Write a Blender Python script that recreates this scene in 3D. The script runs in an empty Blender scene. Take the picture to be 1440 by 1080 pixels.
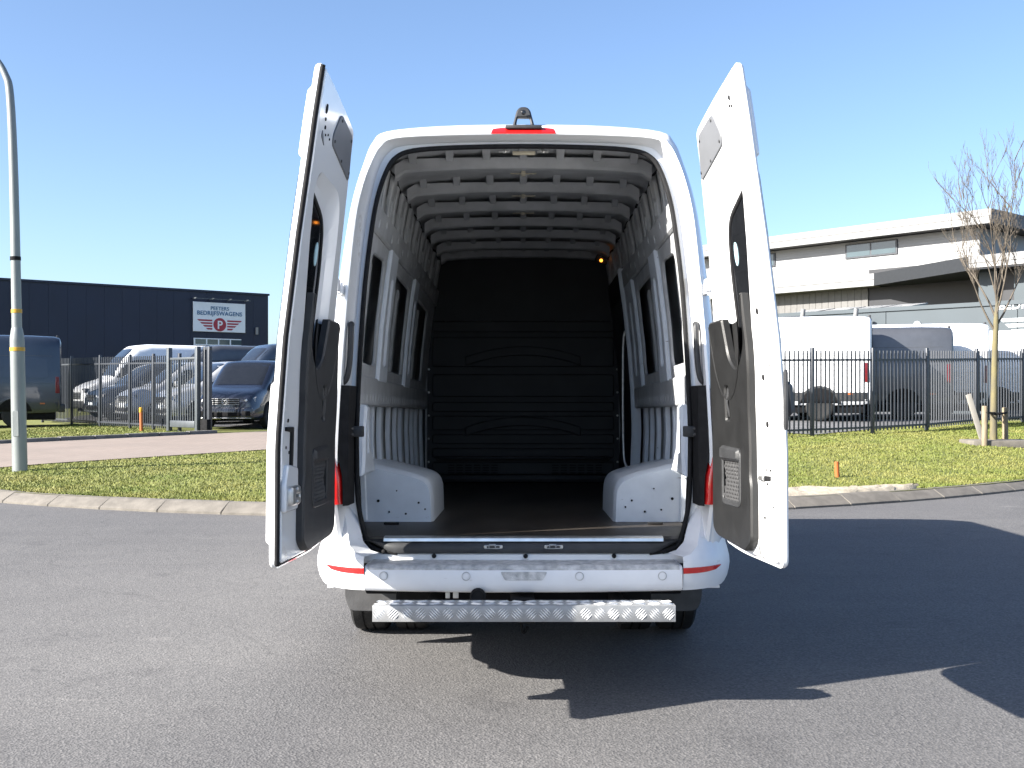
import bpy, bmesh, math, random
from mathutils import Vector, Matrix
import numpy as np
random.seed(7); rng = np.random.default_rng(7)
SC = bpy.context.scene
COL = SC.collection
# ------------------------------------------------------------------ camera, sky, sun, exposure
F = 1544.0; EYE = 1.42; PX0 = 735.0; PY0 = 550.0          # focal length in photo pixels, eye height, vanishing point
cam = bpy.data.cameras.new('camera'); camo = bpy.data.objects.new('camera', cam); COL.objects.link(camo)
cam.sensor_width = 36.0; cam.lens = 36.0 * F / 1440.0
cam.shift_x = -(PX0 - 720) / 1440.0; cam.shift_y = (PY0 - 540) / 1440.0
cam.clip_start = 0.05; cam.clip_end = 3000
camo.location = (0, 0, EYE); camo.rotation_euler = (math.pi / 2, 0, 0)
SC.camera = camo
SUN_EL = math.radians(29.8); SUN_DIR = Vector((0.905, 0.424, 0)).normalized()     # travel direction of the light on the ground
w = bpy.data.worlds.new('World'); SC.world = w; w.use_nodes = True
nt = w.node_tree; bg = nt.nodes['Background']; sky = nt.nodes.new('ShaderNodeTexSky')
sky.sky_type = 'NISHITA'; sky.sun_disc = False; sky.sun_elevation = SUN_EL
sky.sun_rotation = math.atan2(-SUN_DIR.x, -SUN_DIR.y)
sky.air_density = 0.8; sky.dust_density = 1.3; sky.ozone_density = 3.0; sky.altitude = 0
nt.links.new(sky.outputs[0], bg.inputs[0]); bg.inputs[1].default_value = 0.079
sl = bpy.data.lights.new('sun', 'SUN'); sl.energy = 5.0; sl.angle = math.radians(0.5); sl.color = (1.0, 0.95, 0.87)
so = bpy.data.objects.new('sun', sl); COL.objects.link(so)
Ld = Vector((SUN_DIR.x * math.cos(SUN_EL), SUN_DIR.y * math.cos(SUN_EL), -math.sin(SUN_EL)))
so.rotation_euler = Ld.to_track_quat('-Z', 'Y').to_euler(); so.location = (-20, -10, 20)
SC.view_settings.view_transform = 'Standard'; SC.view_settings.look = 'None'
SC.view_settings.gamma = 1.0; SC.view_settings.use_curve_mapping = False
SC.view_settings.exposure = 1.8

# ------------------------------------------------------------------ materials
MATS = {}
def mat(name, col, rough=0.5, metal=0.0, var=0.08, nscale=6.0, bump=0.0, bscale=40.0, col2=None, spec=None, coat=0.0, coords='Object', stretch=None, detail=5.0, lo=0.35, hi=0.65, scuff=None):
    if name in MATS: return MATS[name]
    m = bpy.data.materials.new(name); m.use_nodes = True; n = m.node_tree.nodes; l = m.node_tree.links
    b = n['Principled BSDF']; b.inputs['Roughness'].default_value = rough; b.inputs['Metallic'].default_value = metal
    if spec is not None: b.inputs['Specular IOR Level'].default_value = spec
    if coat: b.inputs['Coat Weight'].default_value = coat; b.inputs['Coat Roughness'].default_value = 0.06
    tc = n.new('ShaderNodeTexCoord'); mp = n.new('ShaderNodeMapping'); l.new(tc.outputs[coords], mp.inputs[0])
    if stretch: mp.inputs['Scale'].default_value = stretch
    no = n.new('ShaderNodeTexNoise'); no.inputs['Scale'].default_value = nscale; no.inputs['Detail'].default_value = detail
    l.new(mp.outputs[0], no.inputs['Vector'])
    cr = n.new('ShaderNodeValToRGB'); l.new(no.outputs['Fac'], cr.inputs[0])
    c2 = col2 if col2 else tuple(min(1, c * (1 + var)) for c in col)
    c1 = col if col2 else tuple(c * (1 - var) for c in col)
    cr.color_ramp.elements[0].position = lo; cr.color_ramp.elements[1].position = hi
    cr.color_ramp.elements[0].color = (*c1, 1); cr.color_ramp.elements[1].color = (*c2, 1)
    out = cr.outputs[0]
    for sc_, st_, th_, cc_ in (scuff or ()):           # scratches and marks with a shape of their own
        m2 = n.new('ShaderNodeMapping'); m2.inputs['Scale'].default_value = st_; l.new(tc.outputs[coords], m2.inputs[0])
        n3 = n.new('ShaderNodeTexNoise'); n3.inputs['Scale'].default_value = sc_; n3.inputs['Detail'].default_value = 6; n3.inputs['Roughness'].default_value = .6; l.new(m2.outputs[0], n3.inputs['Vector'])
        r3 = n.new('ShaderNodeValToRGB'); l.new(n3.outputs['Fac'], r3.inputs[0]); r3.color_ramp.elements[0].position = th_; r3.color_ramp.elements[1].position = th_ + .05
        r3.color_ramp.elements[0].color = (0, 0, 0, 1); r3.color_ramp.elements[1].color = (1, 1, 1, 1)
        mx = n.new('ShaderNodeMix'); mx.data_type = 'RGBA'; l.new(r3.outputs[0], mx.inputs[0]); l.new(out, mx.inputs[6]); mx.inputs[7].default_value = (*cc_, 1); out = mx.outputs[2]
    l.new(out, b.inputs['Base Color'])
    if bump:
        n2 = n.new('ShaderNodeTexNoise'); n2.inputs['Scale'].default_value = bscale; n2.inputs['Detail'].default_value = 4
        l.new(mp.outputs[0], n2.inputs['Vector'])
        bp = n.new('ShaderNodeBump'); bp.inputs['Strength'].default_value = bump; bp.inputs['Distance'].default_value = 0.01
        l.new(n2.outputs['Fac'], bp.inputs['Height']); l.new(bp.outputs[0], b.inputs['Normal'])
    m['_b'] = 1; MATS[name] = m
    return m
def emis(name, col, s):
    m = mat(name, col); b = m.node_tree.nodes['Principled BSDF']
    b.inputs['Emission Color'].default_value = (*col, 1); b.inputs['Emission Strength'].default_value = s
    return m
WHITE = mat('white_paint', (0.78, 0.79, 0.80), 0.22, var=0.015, nscale=2, coat=0.6, scuff=((3, (1, 1, 1.5), .66, (.60, .59, .57)),))
WHITE_IN = mat('white_inner_paint', (0.66, 0.67, 0.68), 0.38, var=0.05, nscale=5, coat=0.2)
BUMPER_W = mat('bumper_white', (0.74, 0.75, 0.77), 0.42, var=0.03, nscale=9, scuff=((6, (1, 1, 4), .68, (.50, .49, .47)), (40, (1, 1, 1), .74, (.3, .29, .28))))
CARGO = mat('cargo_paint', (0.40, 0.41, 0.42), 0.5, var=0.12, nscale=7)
CARGO_ARCH = mat('arch_paint', (0.6204, 0.6633, 0.7176), 0.33, var=0.05, nscale=9, scuff=((9, (1, 1, 3.5), .70, (.22, .21, .20)), (26, (1, 1, 1), .72, (.12, .12, .12))))  # white paint with the blue tint of shade mixed into its colour
RUBBER = mat('rubber', (0.010, 0.010, 0.011), 0.75, spec=0.25, var=0.3, nscale=30)
PLASTIC = mat('black_plastic', (0.028, 0.029, 0.031), 0.52, var=0.2, nscale=14, bump=0.12, bscale=260)
PLASTIC_SUN = mat('black_plastic_sunlit', (0.0125, 0.0127, 0.013), 0.45, var=0.18, nscale=10, bump=0.08, bscale=200)  # black trim plastic again, its tone set for the sunlit right door
COVER = mat('cover_plate_grey', (0.135, 0.14, 0.15), 0.5, var=0.04)
BULK = mat('bulkhead_dark', (0.012, 0.013, 0.016), 0.6, var=0.2, nscale=5)
FLOORM = mat('cargo_floor', (0.022, 0.018, 0.015), 0.42, nscale=3.5, col2=(0.05, 0.043, 0.036), bump=0.15, bscale=60, stretch=(1, 0.35, 1), detail=8, scuff=((5, (1, 6, 1), .66, (.11, .10, .09)), (14, (5, .8, 1), .70, (.10, .09, .08))))
ALU = mat('aluminium', (0.72, 0.73, 0.74), 0.32, 1.0, var=0.1, nscale=14, bump=0.05, bscale=90)
ALU_ROUGH = mat('tread_aluminium', (0.279, 0.2846, 0.2902), 0.45, 0.35, var=0.10, nscale=30)
ALU_RIDGE = mat('tread_ridge', (0.72, 0.73, 0.74), 0.40, 0.35, var=0.05, nscale=30)
STEEL = mat('zinc_steel', (0.55, 0.55, 0.54), 0.38, 0.9, var=0.15, nscale=25)
TREADPAD = mat('bumper_tread_pad', (0.33, 0.34, 0.35), 0.5, nscale=28, col2=(0.62, 0.62, 0.62), bump=0.4, bscale=180)
RED = mat('red_lens', (0.55, 0.012, 0.012), 0.12, var=0.1, nscale=40, coat=0.8)
RED_D = mat('dark_red_lens', (0.156, 0.006, 0.0072), 0.12, var=0.1, nscale=40, coat=0.8)
CLEAR = mat('clear_lens', (0.21, 0.21, 0.22), 0.1, var=0.1, coat=0.8)
TINT = mat('dark_glass', (0.010, 0.011, 0.013), 0.04, var=0.1, spec=0.6)
FLAP = mat('mud_flap', (0.051, 0.051, 0.0528), 0.65, var=0.2, nscale=12, bump=0.1, bscale=90)
TYRE = mat('tyre', (0.009, 0.009, 0.009), 0.75, var=0.25, nscale=20, bump=0.2, bscale=80)
RIM = mat('rim_silver', (0.45, 0.46, 0.48), 0.35, 0.8)
RIM_D = mat('rim_black', (0.03, 0.03, 0.033), 0.35, 0.5)
CHASSIS = mat('chassis', (0.008, 0.008, 0.009), 0.8, spec=0.15, var=0.3, nscale=12)
GALV = mat('galvanised', (0.198, 0.216, 0.216), 0.5, 0.35, var=0.12, nscale=3, stretch=(1, 1, .3), bump=0.05)
YEL = mat('yellow_tape', (0.45, 0.252, 0.018), 0.5)
FENCE = mat('fence_anthracite', (0.04125, 0.0465, 0.05625), 0.42, 0.1, var=0.1)
FENCE_L = mat('gate_grey', (0.066, 0.0759, 0.0858), 0.45, 0.1, var=0.1)
NAVY = mat('navy_cladding', (0.00528, 0.009953, 0.03112), 0.45, var=0.10, nscale=.6)
SIGNW = mat('sign_white', (0.6998, 0.7387, 0.7776), 0.45, var=0.02)
SIGNB = mat('sign_blue', (0.042, 0.132, 0.252), 0.5)
SIGNR = mat('sign_red', (0.315, 0.021, 0.042), 0.5)
CLAD = mat('white_cladding', (0.28, 0.285, 0.29), 0.5, var=0.04, nscale=1.2)
FASC = mat('fascia_grey', (0.21, 0.212, 0.215), 0.45, var=0.03)
CLAD_G = mat('grey_siding', (0.124, 0.1209, 0.1178), 0.6, var=0.08)
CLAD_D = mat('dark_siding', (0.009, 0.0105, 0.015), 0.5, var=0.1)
SHED = mat('blue_grey_panel', (0.034, 0.049, 0.060), 0.55, var=0.05, nscale=1)
SOLAR = mat('solar_panel', (0.006, 0.015, 0.045), 0.15, var=0.2, coat=0.5)
GLASS = mat('window_glass', (0.05, 0.075, 0.085), 0.06, var=0.15, nscale=.7, spec=0.8)
CONC = mat('kerb_concrete', (0.131, 0.1183, 0.1019), 0.85, var=0.18, nscale=7, bump=0.3, bscale=70)
CONC_D = mat('kerb_concrete_dark', (0.12, 0.117, 0.111), 0.85, var=0.2, nscale=6, bump=0.3, bscale=60)
BARK = mat('bark', (0.10, 0.088, 0.06), 0.85, nscale=7, col2=(0.155, 0.132, 0.06), bump=0.3, bscale=50, stretch=(1, 1, .35))
TWIG = mat('twig', (0.095, 0.078, 0.06), 0.8, var=0.25)
WOOD = mat('stake_wood', (0.198, 0.156, 0.102), 0.8, var=0.25, nscale=9, stretch=(4, 4, .5), bump=0.2)
ORANGE = mat('orange_plastic', (0.372, 0.102, 0.024), 0.5)
SAND = mat('sand', (0.3565, 0.31, 0.2403), 0.95, var=0.2, nscale=12, bump=0.6, bscale=60)

# ------------------------------------------------------------------ mesh helpers
def link(name, me, m, parent=None, smooth=30):
    o = bpy.data.objects.new(name, me); COL.objects.link(o)
    if m is not None and not me.materials: me.materials.append(m)
    if smooth is not None and len(me.polygons):
        me.polygons.foreach_set('use_smooth', [True] * len(me.polygons)); me.set_sharp_from_angle(angle=math.radians(smooth))
    if parent is not None: o.parent = parent
    return o
def tag(o, label=None, cat=None, group=None, kind=None):
    if label: o['label'] = label
    if cat: o['category'] = cat
    if group: o['group'] = group
    if kind: o['kind'] = kind
    return o
def empty(name, loc=(0, 0, 0), rz=0, rx=0):
    o = bpy.data.objects.new(name, None); COL.objects.link(o); o.location = loc; o.rotation_euler = (rx, 0, rz)
    o.empty_display_size = 0.2
    return o
class MB:
    def __init__(s): s.bm = bmesh.new()
    def faces(s, vs, fs):
        v = [s.bm.verts.new(p) for p in vs]
        for f in fs:
            try: s.bm.faces.new([v[i] for i in f])
            except ValueError: pass
        return s
    def box(s, x0, x1, y0, y1, z0, z1, bev=0.0, M=None):
        b = bmesh.new()
        vs = [b.verts.new((x, y, z)) for x in (x0, x1) for y in (y0, y1) for z in (z0, z1)]
        for f in ((0, 1, 3, 2), (4, 6, 7, 5), (0, 4, 5, 1), (2, 3, 7, 6), (0, 2, 6, 4), (1, 5, 7, 3)): b.faces.new([vs[i] for i in f])
        if bev: bmesh.ops.bevel(b, geom=list(b.edges), offset=bev, segments=2, affect='EDGES', profile=0.5)
        return s.add(b, M)
    def add(s, b, M=None):
        if M is not None: b.transform(M)
        off = {}
        for v in b.verts: off[v.index if False else v] = s.bm.verts.new(v.co)
        for f in b.faces:
            try: s.bm.faces.new([off[v] for v in f.verts])
            except ValueError: pass
        b.free(); return s
    def tube(s, pts, r, n=10, cap=True, closed=False):
        pts = [Vector(p) for p in pts]; N = len(pts); rings = []
        rs = r if isinstance(r, (list, tuple)) else [r] * N
        up = None
        for i, p in enumerate(pts):
            a = pts[i - 1] if (i > 0 or closed) else p; c = pts[(i + 1) % N] if (i < N - 1 or closed) else p
            t = (c - a).normalized()
            if up is None: up = Vector((0, 0, 1)) if abs(t.z) < 0.9 else Vector((1, 0, 0))
            x = t.cross(up).normalized(); yv = x.cross(t).normalized(); up = yv
            rings.append([s.bm.verts.new(p + (x * math.cos(k * 2 * math.pi / n) + yv * math.sin(k * 2 * math.pi / n)) * rs[i]) for k in range(n)])
        for i in range(N - 1 if not closed else N):
            A, B = rings[i], rings[(i + 1) % N]
            for k in range(n): s.bm.faces.new((A[k], A[(k + 1) % n], B[(k + 1) % n], B[k]))
        if cap and not closed:
            s.bm.faces.new(rings[0][::-1]); s.bm.faces.new(rings[-1])
        return s
    def lathe(s, prof, n=24, M=None):     # prof: (r, z) about z
        b = bmesh.new(); rings = []
        for r, z in prof:
            rings.append([b.verts.new((r * math.cos(k * 2 * math.pi / n), r * math.sin(k * 2 * math.pi / n), z)) for k in range(n)])
        for A, B in zip(rings, rings[1:]):
            for k in range(n): b.faces.new((A[k], A[(k + 1) % n], B[(k + 1) % n], B[k]))
        b.faces.new(rings[0][::-1]); b.faces.new(rings[-1])
        return s.add(b, M)
    def grid(s, rows, closed=False):
        R = [[s.bm.verts.new(p) for p in r] for r in rows]
        for A, B in zip(R, R[1:]):
            for k in range(len(A) - (0 if closed else 1)):
                try: s.bm.faces.new((A[k], A[(k + 1) % len(A)], B[(k + 1) % len(A)], B[k]))
                except ValueError: pass
        return R
    def build(s, name, m, parent=None, smooth=30, merge=0.0, recalc=True):
        if merge: bmesh.ops.remove_doubles(s.bm, verts=list(s.bm.verts), dist=merge)
        if recalc: bmesh.ops.recalc_face_normals(s.bm, faces=list(s.bm.faces))
        me = bpy.data.meshes.new(name); s.bm.to_mesh(me); s.bm.free()
        return link(name, me, m, parent, smooth)
def lerp(tab, x):
    if x <= tab[0][0]: return tab[0][1]
    for (a, va), (b, vb) in zip(tab, tab[1:]):
        if x <= b: return va + (vb - va) * (x - a) / (b - a)
    return tab[-1][1]
def rnd(pts, r, n=5):
    out = []; N = len(pts)
    for i in range(N):
        p = Vector(pts[i][:2]); a = Vector(pts[i - 1][:2]); c = Vector(pts[(i + 1) % N][:2])
        rr = pts[i][2] if len(pts[i]) > 2 else r
        d1 = (a - p); d2 = (c - p); k = min(rr, d1.length * .48, d2.length * .48)
        if k < 1e-4: out.append((p.x, p.y)); continue
        q1 = p + d1.normalized() * k; q2 = p + d2.normalized() * k
        for j in range(n + 1):
            t = j / n; q = q1 * (1 - t) ** 2 + p * 2 * t * (1 - t) + q2 * t * t; out.append((q.x, q.y))
    return out
def dens(pts, d):
    out = []; N = len(pts)
    for i in range(N):
        a = Vector(pts[i]); b = Vector(pts[(i + 1) % N]); k = max(1, int((b - a).length / d))
        for j in range(k): q = a.lerp(b, j / k); out.append((q.x, q.y))
    return out
def area(p): return 0.5 * sum(p[i - 1][0] * p[i][1] - p[i][0] * p[i - 1][1] for i in range(len(p)))
def inset(p, d):
    s = 1 if area(p) > 0 else -1; out = []; N = len(p)
    for i in range(N):
        a = Vector(p[i - 1]); b = Vector(p[i]); c = Vector(p[(i + 1) % N])
        e1 = (b - a); e2 = (c - b)
        n1 = Vector((-e1.y, e1.x)); n2 = Vector((-e2.y, e2.x))
        if n1.length > 0: n1.normalize()
        if n2.length > 0: n2.normalize()
        nn = (n1 + n2); nn = nn.normalized() if nn.length > 1e-6 else n1
        k = max(0.5, nn.dot(n1)); q = b + nn * (s * d / k); out.append((q.x, q.y))
    return out
def plate(mb, outline, holes, m0, m1, mp, bev=0.004, cuts=(), back=False, step=0.08):
    """2-D outline with holes, front face at depth m1, side walls back to m0, mapped by mp(u, v, m)."""
    outline = dens(outline, step); holes = [dens(h, step) for h in holes]
    sgn = 1 if m1 > m0 else -1
    b = bmesh.new()
    def fill(loops, m):
        eds = []
        for lp in loops:
            vs = [b.verts.new((p[0], p[1], m)) for p in lp]
            eds += [b.edges.new((vs[i - 1], vs[i])) for i in range(len(vs))]
        r = bmesh.ops.triangle_fill(b, use_beauty=True, use_dissolve=False, edges=eds)
    def wall(lp1, ma, lp2, mb_):
        A = [b.verts.new((p[0], p[1], ma)) for p in lp1]; B = [b.verts.new((p[0], p[1], mb_)) for p in lp2]
        for i in range(len(A)): b.faces.new((A[i - 1], A[i], B[i], B[i - 1]))
    fo = inset(outline, bev) if bev else outline; fh = [inset(h, -bev) if bev else h for h in holes]
    fill([fo] + fh, m1)
    if bev:
        wall(fo, m1, outline, m1 - sgn * bev)
        for h, hh in zip(holes, fh): wall(hh, m1, h, m1 - sgn * bev)
    wall(outline, m1 - sgn * bev, outline, m0)
    for h in holes: wall(h, m1 - sgn * bev, h, m0)
    if back: fill([outline] + holes, m0)
    for c in cuts:
        bmesh.ops.bisect_plane(b, geom=list(b.verts) + list(b.edges) + list(b.faces), plane_co=(0, c, 0), plane_no=(0, 1, 0), dist=1e-5)
    bmesh.ops.remove_doubles(b, verts=list(b.verts), dist=0.0004)
    bmesh.ops.recalc_face_normals(b, faces=list(b.faces))
    for v in b.verts: v.co = mp(v.co.x, v.co.y, v.co.z)
    mb.add(b); return mb
def circ(cx, cy, r, n=20, ry=None): return [(cx + r * math.cos(k * 2 * math.pi / n), cy + (ry or r) * math.sin(k * 2 * math.pi / n)) for k in range(n)]
def text_mesh(txt, size, mp, extr=0.01, bold=0.0, spacing=1.0):
    cu = bpy.data.curves.new('t', 'FONT'); cu.body = txt; cu.size = size; cu.align_x = 'CENTER'; cu.extrude = extr; cu.offset = bold; cu.space_character = spacing
    o = bpy.data.objects.new('t', cu); COL.objects.link(o)
    dg = bpy.context.evaluated_depsgraph_get(); me = bpy.data.meshes.new_from_object(o.evaluated_get(dg))
    bpy.data.objects.remove(o); me.materials.clear()
    for v in me.vertices: v.co = mp(v.co.x, v.co.y, v.co.z)
    me.name = 'lettering'; return me

# ------------------------------------------------------------------ the ground
def kerbY(x):
    if abs(x) <= 9: return 12.34 + .0976 * x + .0513 * x * x
    s = 1 if x > 0 else -1; x0 = 9 * s
    return 12.34 + .0976 * x0 + .0513 * 81 + (.0976 + 2 * .0513 * x0) * (x - x0)
def sm(t): t = max(0, min(1, t)); return t * t * (3 - 2 * t)
def gz(x, y):
    k = sm((x + 3) / 6)
    pl = (-.049 + .013 * min(y, 40)) * (1 - k) + (-.335 + .035 * min(y, 28)) * k
    s = y - kerbY(x)
    return .125 + sm(s / 4) * (max(pl, .125) - .125)
def photo_ground(px, py, right):     # a ground point seen at a photo pixel
    a, b = (1.755, .035) if right else (1.469, .013)
    Y = a / ((py - PY0) / F + b); return Vector(((px - PX0) * Y / F, Y, gz((px - PX0) * Y / F, Y)))
def at(px, Y): return (px - PX0) * Y / F
def zat(py, Y): return EYE - (py - PY0) * Y / F

def asphalt():
    m = bpy.data.materials.new('asphalt'); m.use_nodes = True; n = m.node_tree.nodes; l = m.node_tree.links; b = n['Principled BSDF']
    tc = n.new('ShaderNodeTexCoord')
    def noise(sc, det=4, rough=.55):
        x = n.new('ShaderNodeTexNoise'); x.inputs['Scale'].default_value = sc; x.inputs['Detail'].default_value = det; x.inputs['Roughness'].default_value = rough
        l.new(tc.outputs['Object'], x.inputs['Vector']); return x
    def ramp(src, p0, p1, c0, c1):
        r = n.new('ShaderNodeValToRGB'); l.new(src, r.inputs[0]); r.color_ramp.elements[0].position = p0; r.color_ramp.elements[1].position = p1
        r.color_ramp.elements[0].color = (*c0, 1); r.color_ramp.elements[1].color = (*c1, 1); return r
    def mix(a, bb, f, t='MULTIPLY'):
        x = n.new('ShaderNodeMix'); x.data_type = 'RGBA'; x.blend_type = t; x.inputs[0].default_value = f
        l.new(a, x.inputs[6]); l.new(bb, x.inputs[7]); return x.outputs[2]
    big = ramp(noise(.45, 6).outputs['Fac'], .3, .7, (.100, .099, .101), (.126, .124, .125))
    vo = n.new('ShaderNodeTexVoronoi'); vo.inputs['Scale'].default_value = 95; l.new(tc.outputs['Object'], vo.inputs['Vector'])
    st = ramp(vo.outputs['Color'], .0, 1.0, (.66, .66, .66), (1.34, 1.32, 1.29))
    c = mix(big.outputs[0], st.outputs[0], 1.0)
    fine = ramp(noise(60, 3).outputs['Fac'], .35, .7, (.80, .80, .80), (1.18, 1.17, 1.16)); c = mix(c, fine.outputs[0], 1.0)
    dk = ramp(noise(1.7, 7, .65).outputs['Fac'], .28, .42, (.78, .78, .79), (1, 1, 1)); c = mix(c, dk.outputs[0], 1.0)
    # pale scuffs
    mp2 = n.new('ShaderNodeMapping'); mp2.inputs['Scale'].default_value = (.5, 2.2, 1); l.new(tc.outputs['Object'], mp2.inputs[0])
    sc = n.new('ShaderNodeTexNoise'); sc.inputs['Scale'].default_value = 2.2; sc.inputs['Detail'].default_value = 6; l.new(mp2.outputs[0], sc.inputs['Vector'])
    pr = ramp(sc.outputs['Fac'], .69, .78, (1, 1, 1), (1.5, 1.48, 1.45)); c = mix(c, pr.outputs[0], 1.0)
    mp3 = n.new('ShaderNodeMapping'); mp3.inputs['Scale'].default_value = (.16, 1.3, 1); mp3.inputs['Rotation'].default_value = (0, 0, .12); l.new(tc.outputs['Object'], mp3.inputs[0])
    tk = n.new('ShaderNodeTexNoise'); tk.inputs['Scale'].default_value = 1.3; tk.inputs['Detail'].default_value = 5; l.new(mp3.outputs[0], tk.inputs['Vector'])
    c = mix(c, ramp(tk.outputs['Fac'], .42, .62, (.965, .965, .968), (1.03, 1.028, 1.025)).outputs[0], 1.0)
    ol = ramp(noise(3.1, 3, .5).outputs['Fac'], .23, .29, (.74, .74, .75), (1, 1, 1)); c = mix(c, ol.outputs[0], 1.0)
    wv = noise(.9, 2); vc = n.new('ShaderNodeTexVoronoi'); vc.feature = 'DISTANCE_TO_EDGE'; vc.inputs['Scale'].default_value = .17
    av = n.new('ShaderNodeMix'); av.data_type = 'RGBA'; av.blend_type = 'ADD'; av.inputs[0].default_value = .9; l.new(tc.outputs['Object'], av.inputs[6]); l.new(wv.outputs['Color'], av.inputs[7]); l.new(av.outputs[2], vc.inputs['Vector'])
    ck = ramp(vc.outputs['Distance'], .0006, .0022, (.89, .89, .89), (1, 1, 1)); c = mix(c, ck.outputs[0], 1.0)
    l.new(c, b.inputs['Base Color']); b.inputs['Roughness'].default_value = .82; b.inputs['Specular IOR Level'].default_value = .3
    bp = n.new('ShaderNodeBump'); bp.inputs['Strength'].default_value = .55; bp.inputs['Distance'].default_value = .006
    l.new(vo.outputs['Distance'], bp.inputs['Height']); l.new(bp.outputs[0], b.inputs['Normal'])
    return m
ASPH = asphalt()
GRASSG = mat('verge_soil_grass', (0.10, 0.118, 0.022), 0.9, nscale=1.6, col2=(0.165, 0.165, 0.036), bump=.6, bscale=30, detail=9, lo=.3, hi=.7)
xs = [-400, -200, -100, -60, -40, -30] + [x * .5 for x in range(-50, 51)] + [30, 40, 60, 100, 200, 400]
mb = MB(); R = []
for s in [-400, -150, -60, -30, -20, -14, -10, -7, -5, -3.5, -2, -1, -.4, .04]:
    R.append([(x, (kerbY(x) + s) if s > -25 else min(kerbY(x) + s, s + 14), 0.0) for x in xs])
mb.grid(R); tag(mb.build('road', ASPH, None, None), kind='structure')
mb = MB(); R = []
for s in [.2, .6, 1, 1.5, 2, 2.5, 3, 3.5, 4, 5, 6, 7, 8, 9, 10, 11, 12, 13, 14, 16, 18, 20, 22, 25, 30, 40, 60, 100, 200, 500, 1500]:
    R.append([(x, kerbY(x) + s, gz(x, kerbY(x) + s)) for x in xs])
mb.grid(R); tag(mb.build('ground', GRASSG, None, 60), kind='structure')
# kerb of single stones
kerb = empty('kerb', (0, 12.3, 0)); tag(kerb, kind='structure')
pos = []; x = -16.0
while x < 17:
    dx = .86 / math.sqrt(1 + (kerbY(x + .3) - kerbY(x)) ** 2 / .09); pos.append((x, x + dx)); x += dx
for i, (xa, xb) in enumerate(pos):
    b = MB(); A = Vector((xa, kerbY(xa), 0)); B = Vector((xb, kerbY(xb), 0)); d = (B - A).normalized(); nrm = Vector((-d.y, d.x, 0))
    A = A + d * .004; B = B - d * .004; jz = random.uniform(-.004, .004)
    pr = [(-.0, -.05), (-.0, .025), (.02, .04), (.16, .118), (.19, .128), (.27, .130), (.28, .12), (.28, -.05)]
    vs = []; n = len(pr)
    for P in (A, A + d * .008, B - d * .008, B):
        e = .006 if P in (A, B) else 0
        vs += [P + nrm * (p[0] + (e if p[0] < .1 else 0)) + Vector((0, 0, p[1] + jz - e)) for p in pr]
    fs = [tuple(range(n))[::-1], tuple(range(3 * n, 4 * n))]
    for q in range(3):
        for k in range(n): fs.append((q * n + k, q * n + (k + 1) % n, (q + 1) * n + (k + 1) % n, (q + 1) * n + k))
    b.faces(vs, fs).build('kerbstone', CONC, None, 25).parent = kerb
for o in kerb.children: o.matrix_parent_inverse = kerb.matrix_world.inverted() if False else Matrix.Translation((0, -12.3, 0))
# brick driveway running from the road to the gate
def paver():
    m = bpy.data.materials.new('brick_pavers'); m.use_nodes = True; n = m.node_tree.nodes; l = m.node_tree.links; b = n['Principled BSDF']
    tc = n.new('ShaderNodeTexCoord'); mp = n.new('ShaderNodeMapping'); mp.inputs['Rotation'].default_value = (0, 0, math.radians(-51)); l.new(tc.outputs['Object'], mp.inputs[0])
    br = n.new('ShaderNodeTexBrick'); br.inputs['Scale'].default_value = 5; br.inputs['Color1'].default_value = (.245, .20, .172, 1); br.inputs['Color2'].default_value = (.215, .174, .148, 1)
    br.inputs['Mortar'].default_value = (.16, .14, .12, 1); br.inputs['Mortar Size'].default_value = .03; br.inputs['Brick Width'].default_value = 1.0; br.inputs['Row Height'].default_value = .5
    l.new(mp.outputs[0], br.inputs[0]); no = n.new('ShaderNodeTexNoise'); no.inputs['Scale'].default_value = .8; no.inputs['Detail'].default_value = 6; l.new(tc.outputs['Object'], no.inputs[0])
    r = n.new('ShaderNodeValToRGB'); l.new(no.outputs[0], r.inputs[0]); r.color_ramp.elements[0].color = (.8, .8, .8, 1); r.color_ramp.elements[1].color = (1.15, 1.12, 1.1, 1)
    x = n.new('ShaderNodeMix'); x.data_type = 'RGBA'; x.blend_type = 'MULTIPLY'; x.inputs[0].default_value = 1; l.new(br.outputs[0], x.inputs[6]); l.new(r.outputs[0], x.inputs[7])
    l.new(x.outputs[2], b.inputs['Base Color']); b.inputs['Roughness'].default_value = .9
    bp = n.new('ShaderNodeBump'); bp.inputs['Strength'].default_value = .4; bp.inputs['Distance'].default_value = .006; l.new(br.outputs['Fac'], bp.inputs['Height']); bp.invert = True; l.new(bp.outputs[0], b.inputs['Normal'])
    return m
PAV = paver()
ddir = Vector((.625, .78, 0)).normalized(); dn = Vector((-ddir.y, ddir.x, 0)); D0 = Vector((-8.5, 17.85, 0))
mb = MB(); R = []
for i in range(0, 61):
    P = D0 + ddir * (-9 + i * .45); row = []
    for j in range(13):
        q = P + dn * (j * .5); row.append((q.x, q.y, gz(q.x, q.y) + .014))
    R.append(row)
mb.grid(R); tag(mb.build('driveway', PAV, None, 60), kind='structure')
# low kerb stones on the far side of the driveway
fk = empty('driveway_kerb', (0, 0, 0)); tag(fk, kind='structure')
for i in range(17):
    P = D0 + ddir * (-4.2 + i * .85) + dn * 6.02
    if P.y > 28.0: break
    z = gz(P.x, P.y); M = Matrix.Translation((P.x, P.y, z)) @ Matrix.Rotation(math.atan2(ddir.y, ddir.x), 4, 'Z')
    MB().box(.006, .84, 0, .18, -.1, .10 + random.uniform(-.008, .008), .015, M).build('kerbstone', CONC_D, fk)
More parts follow.
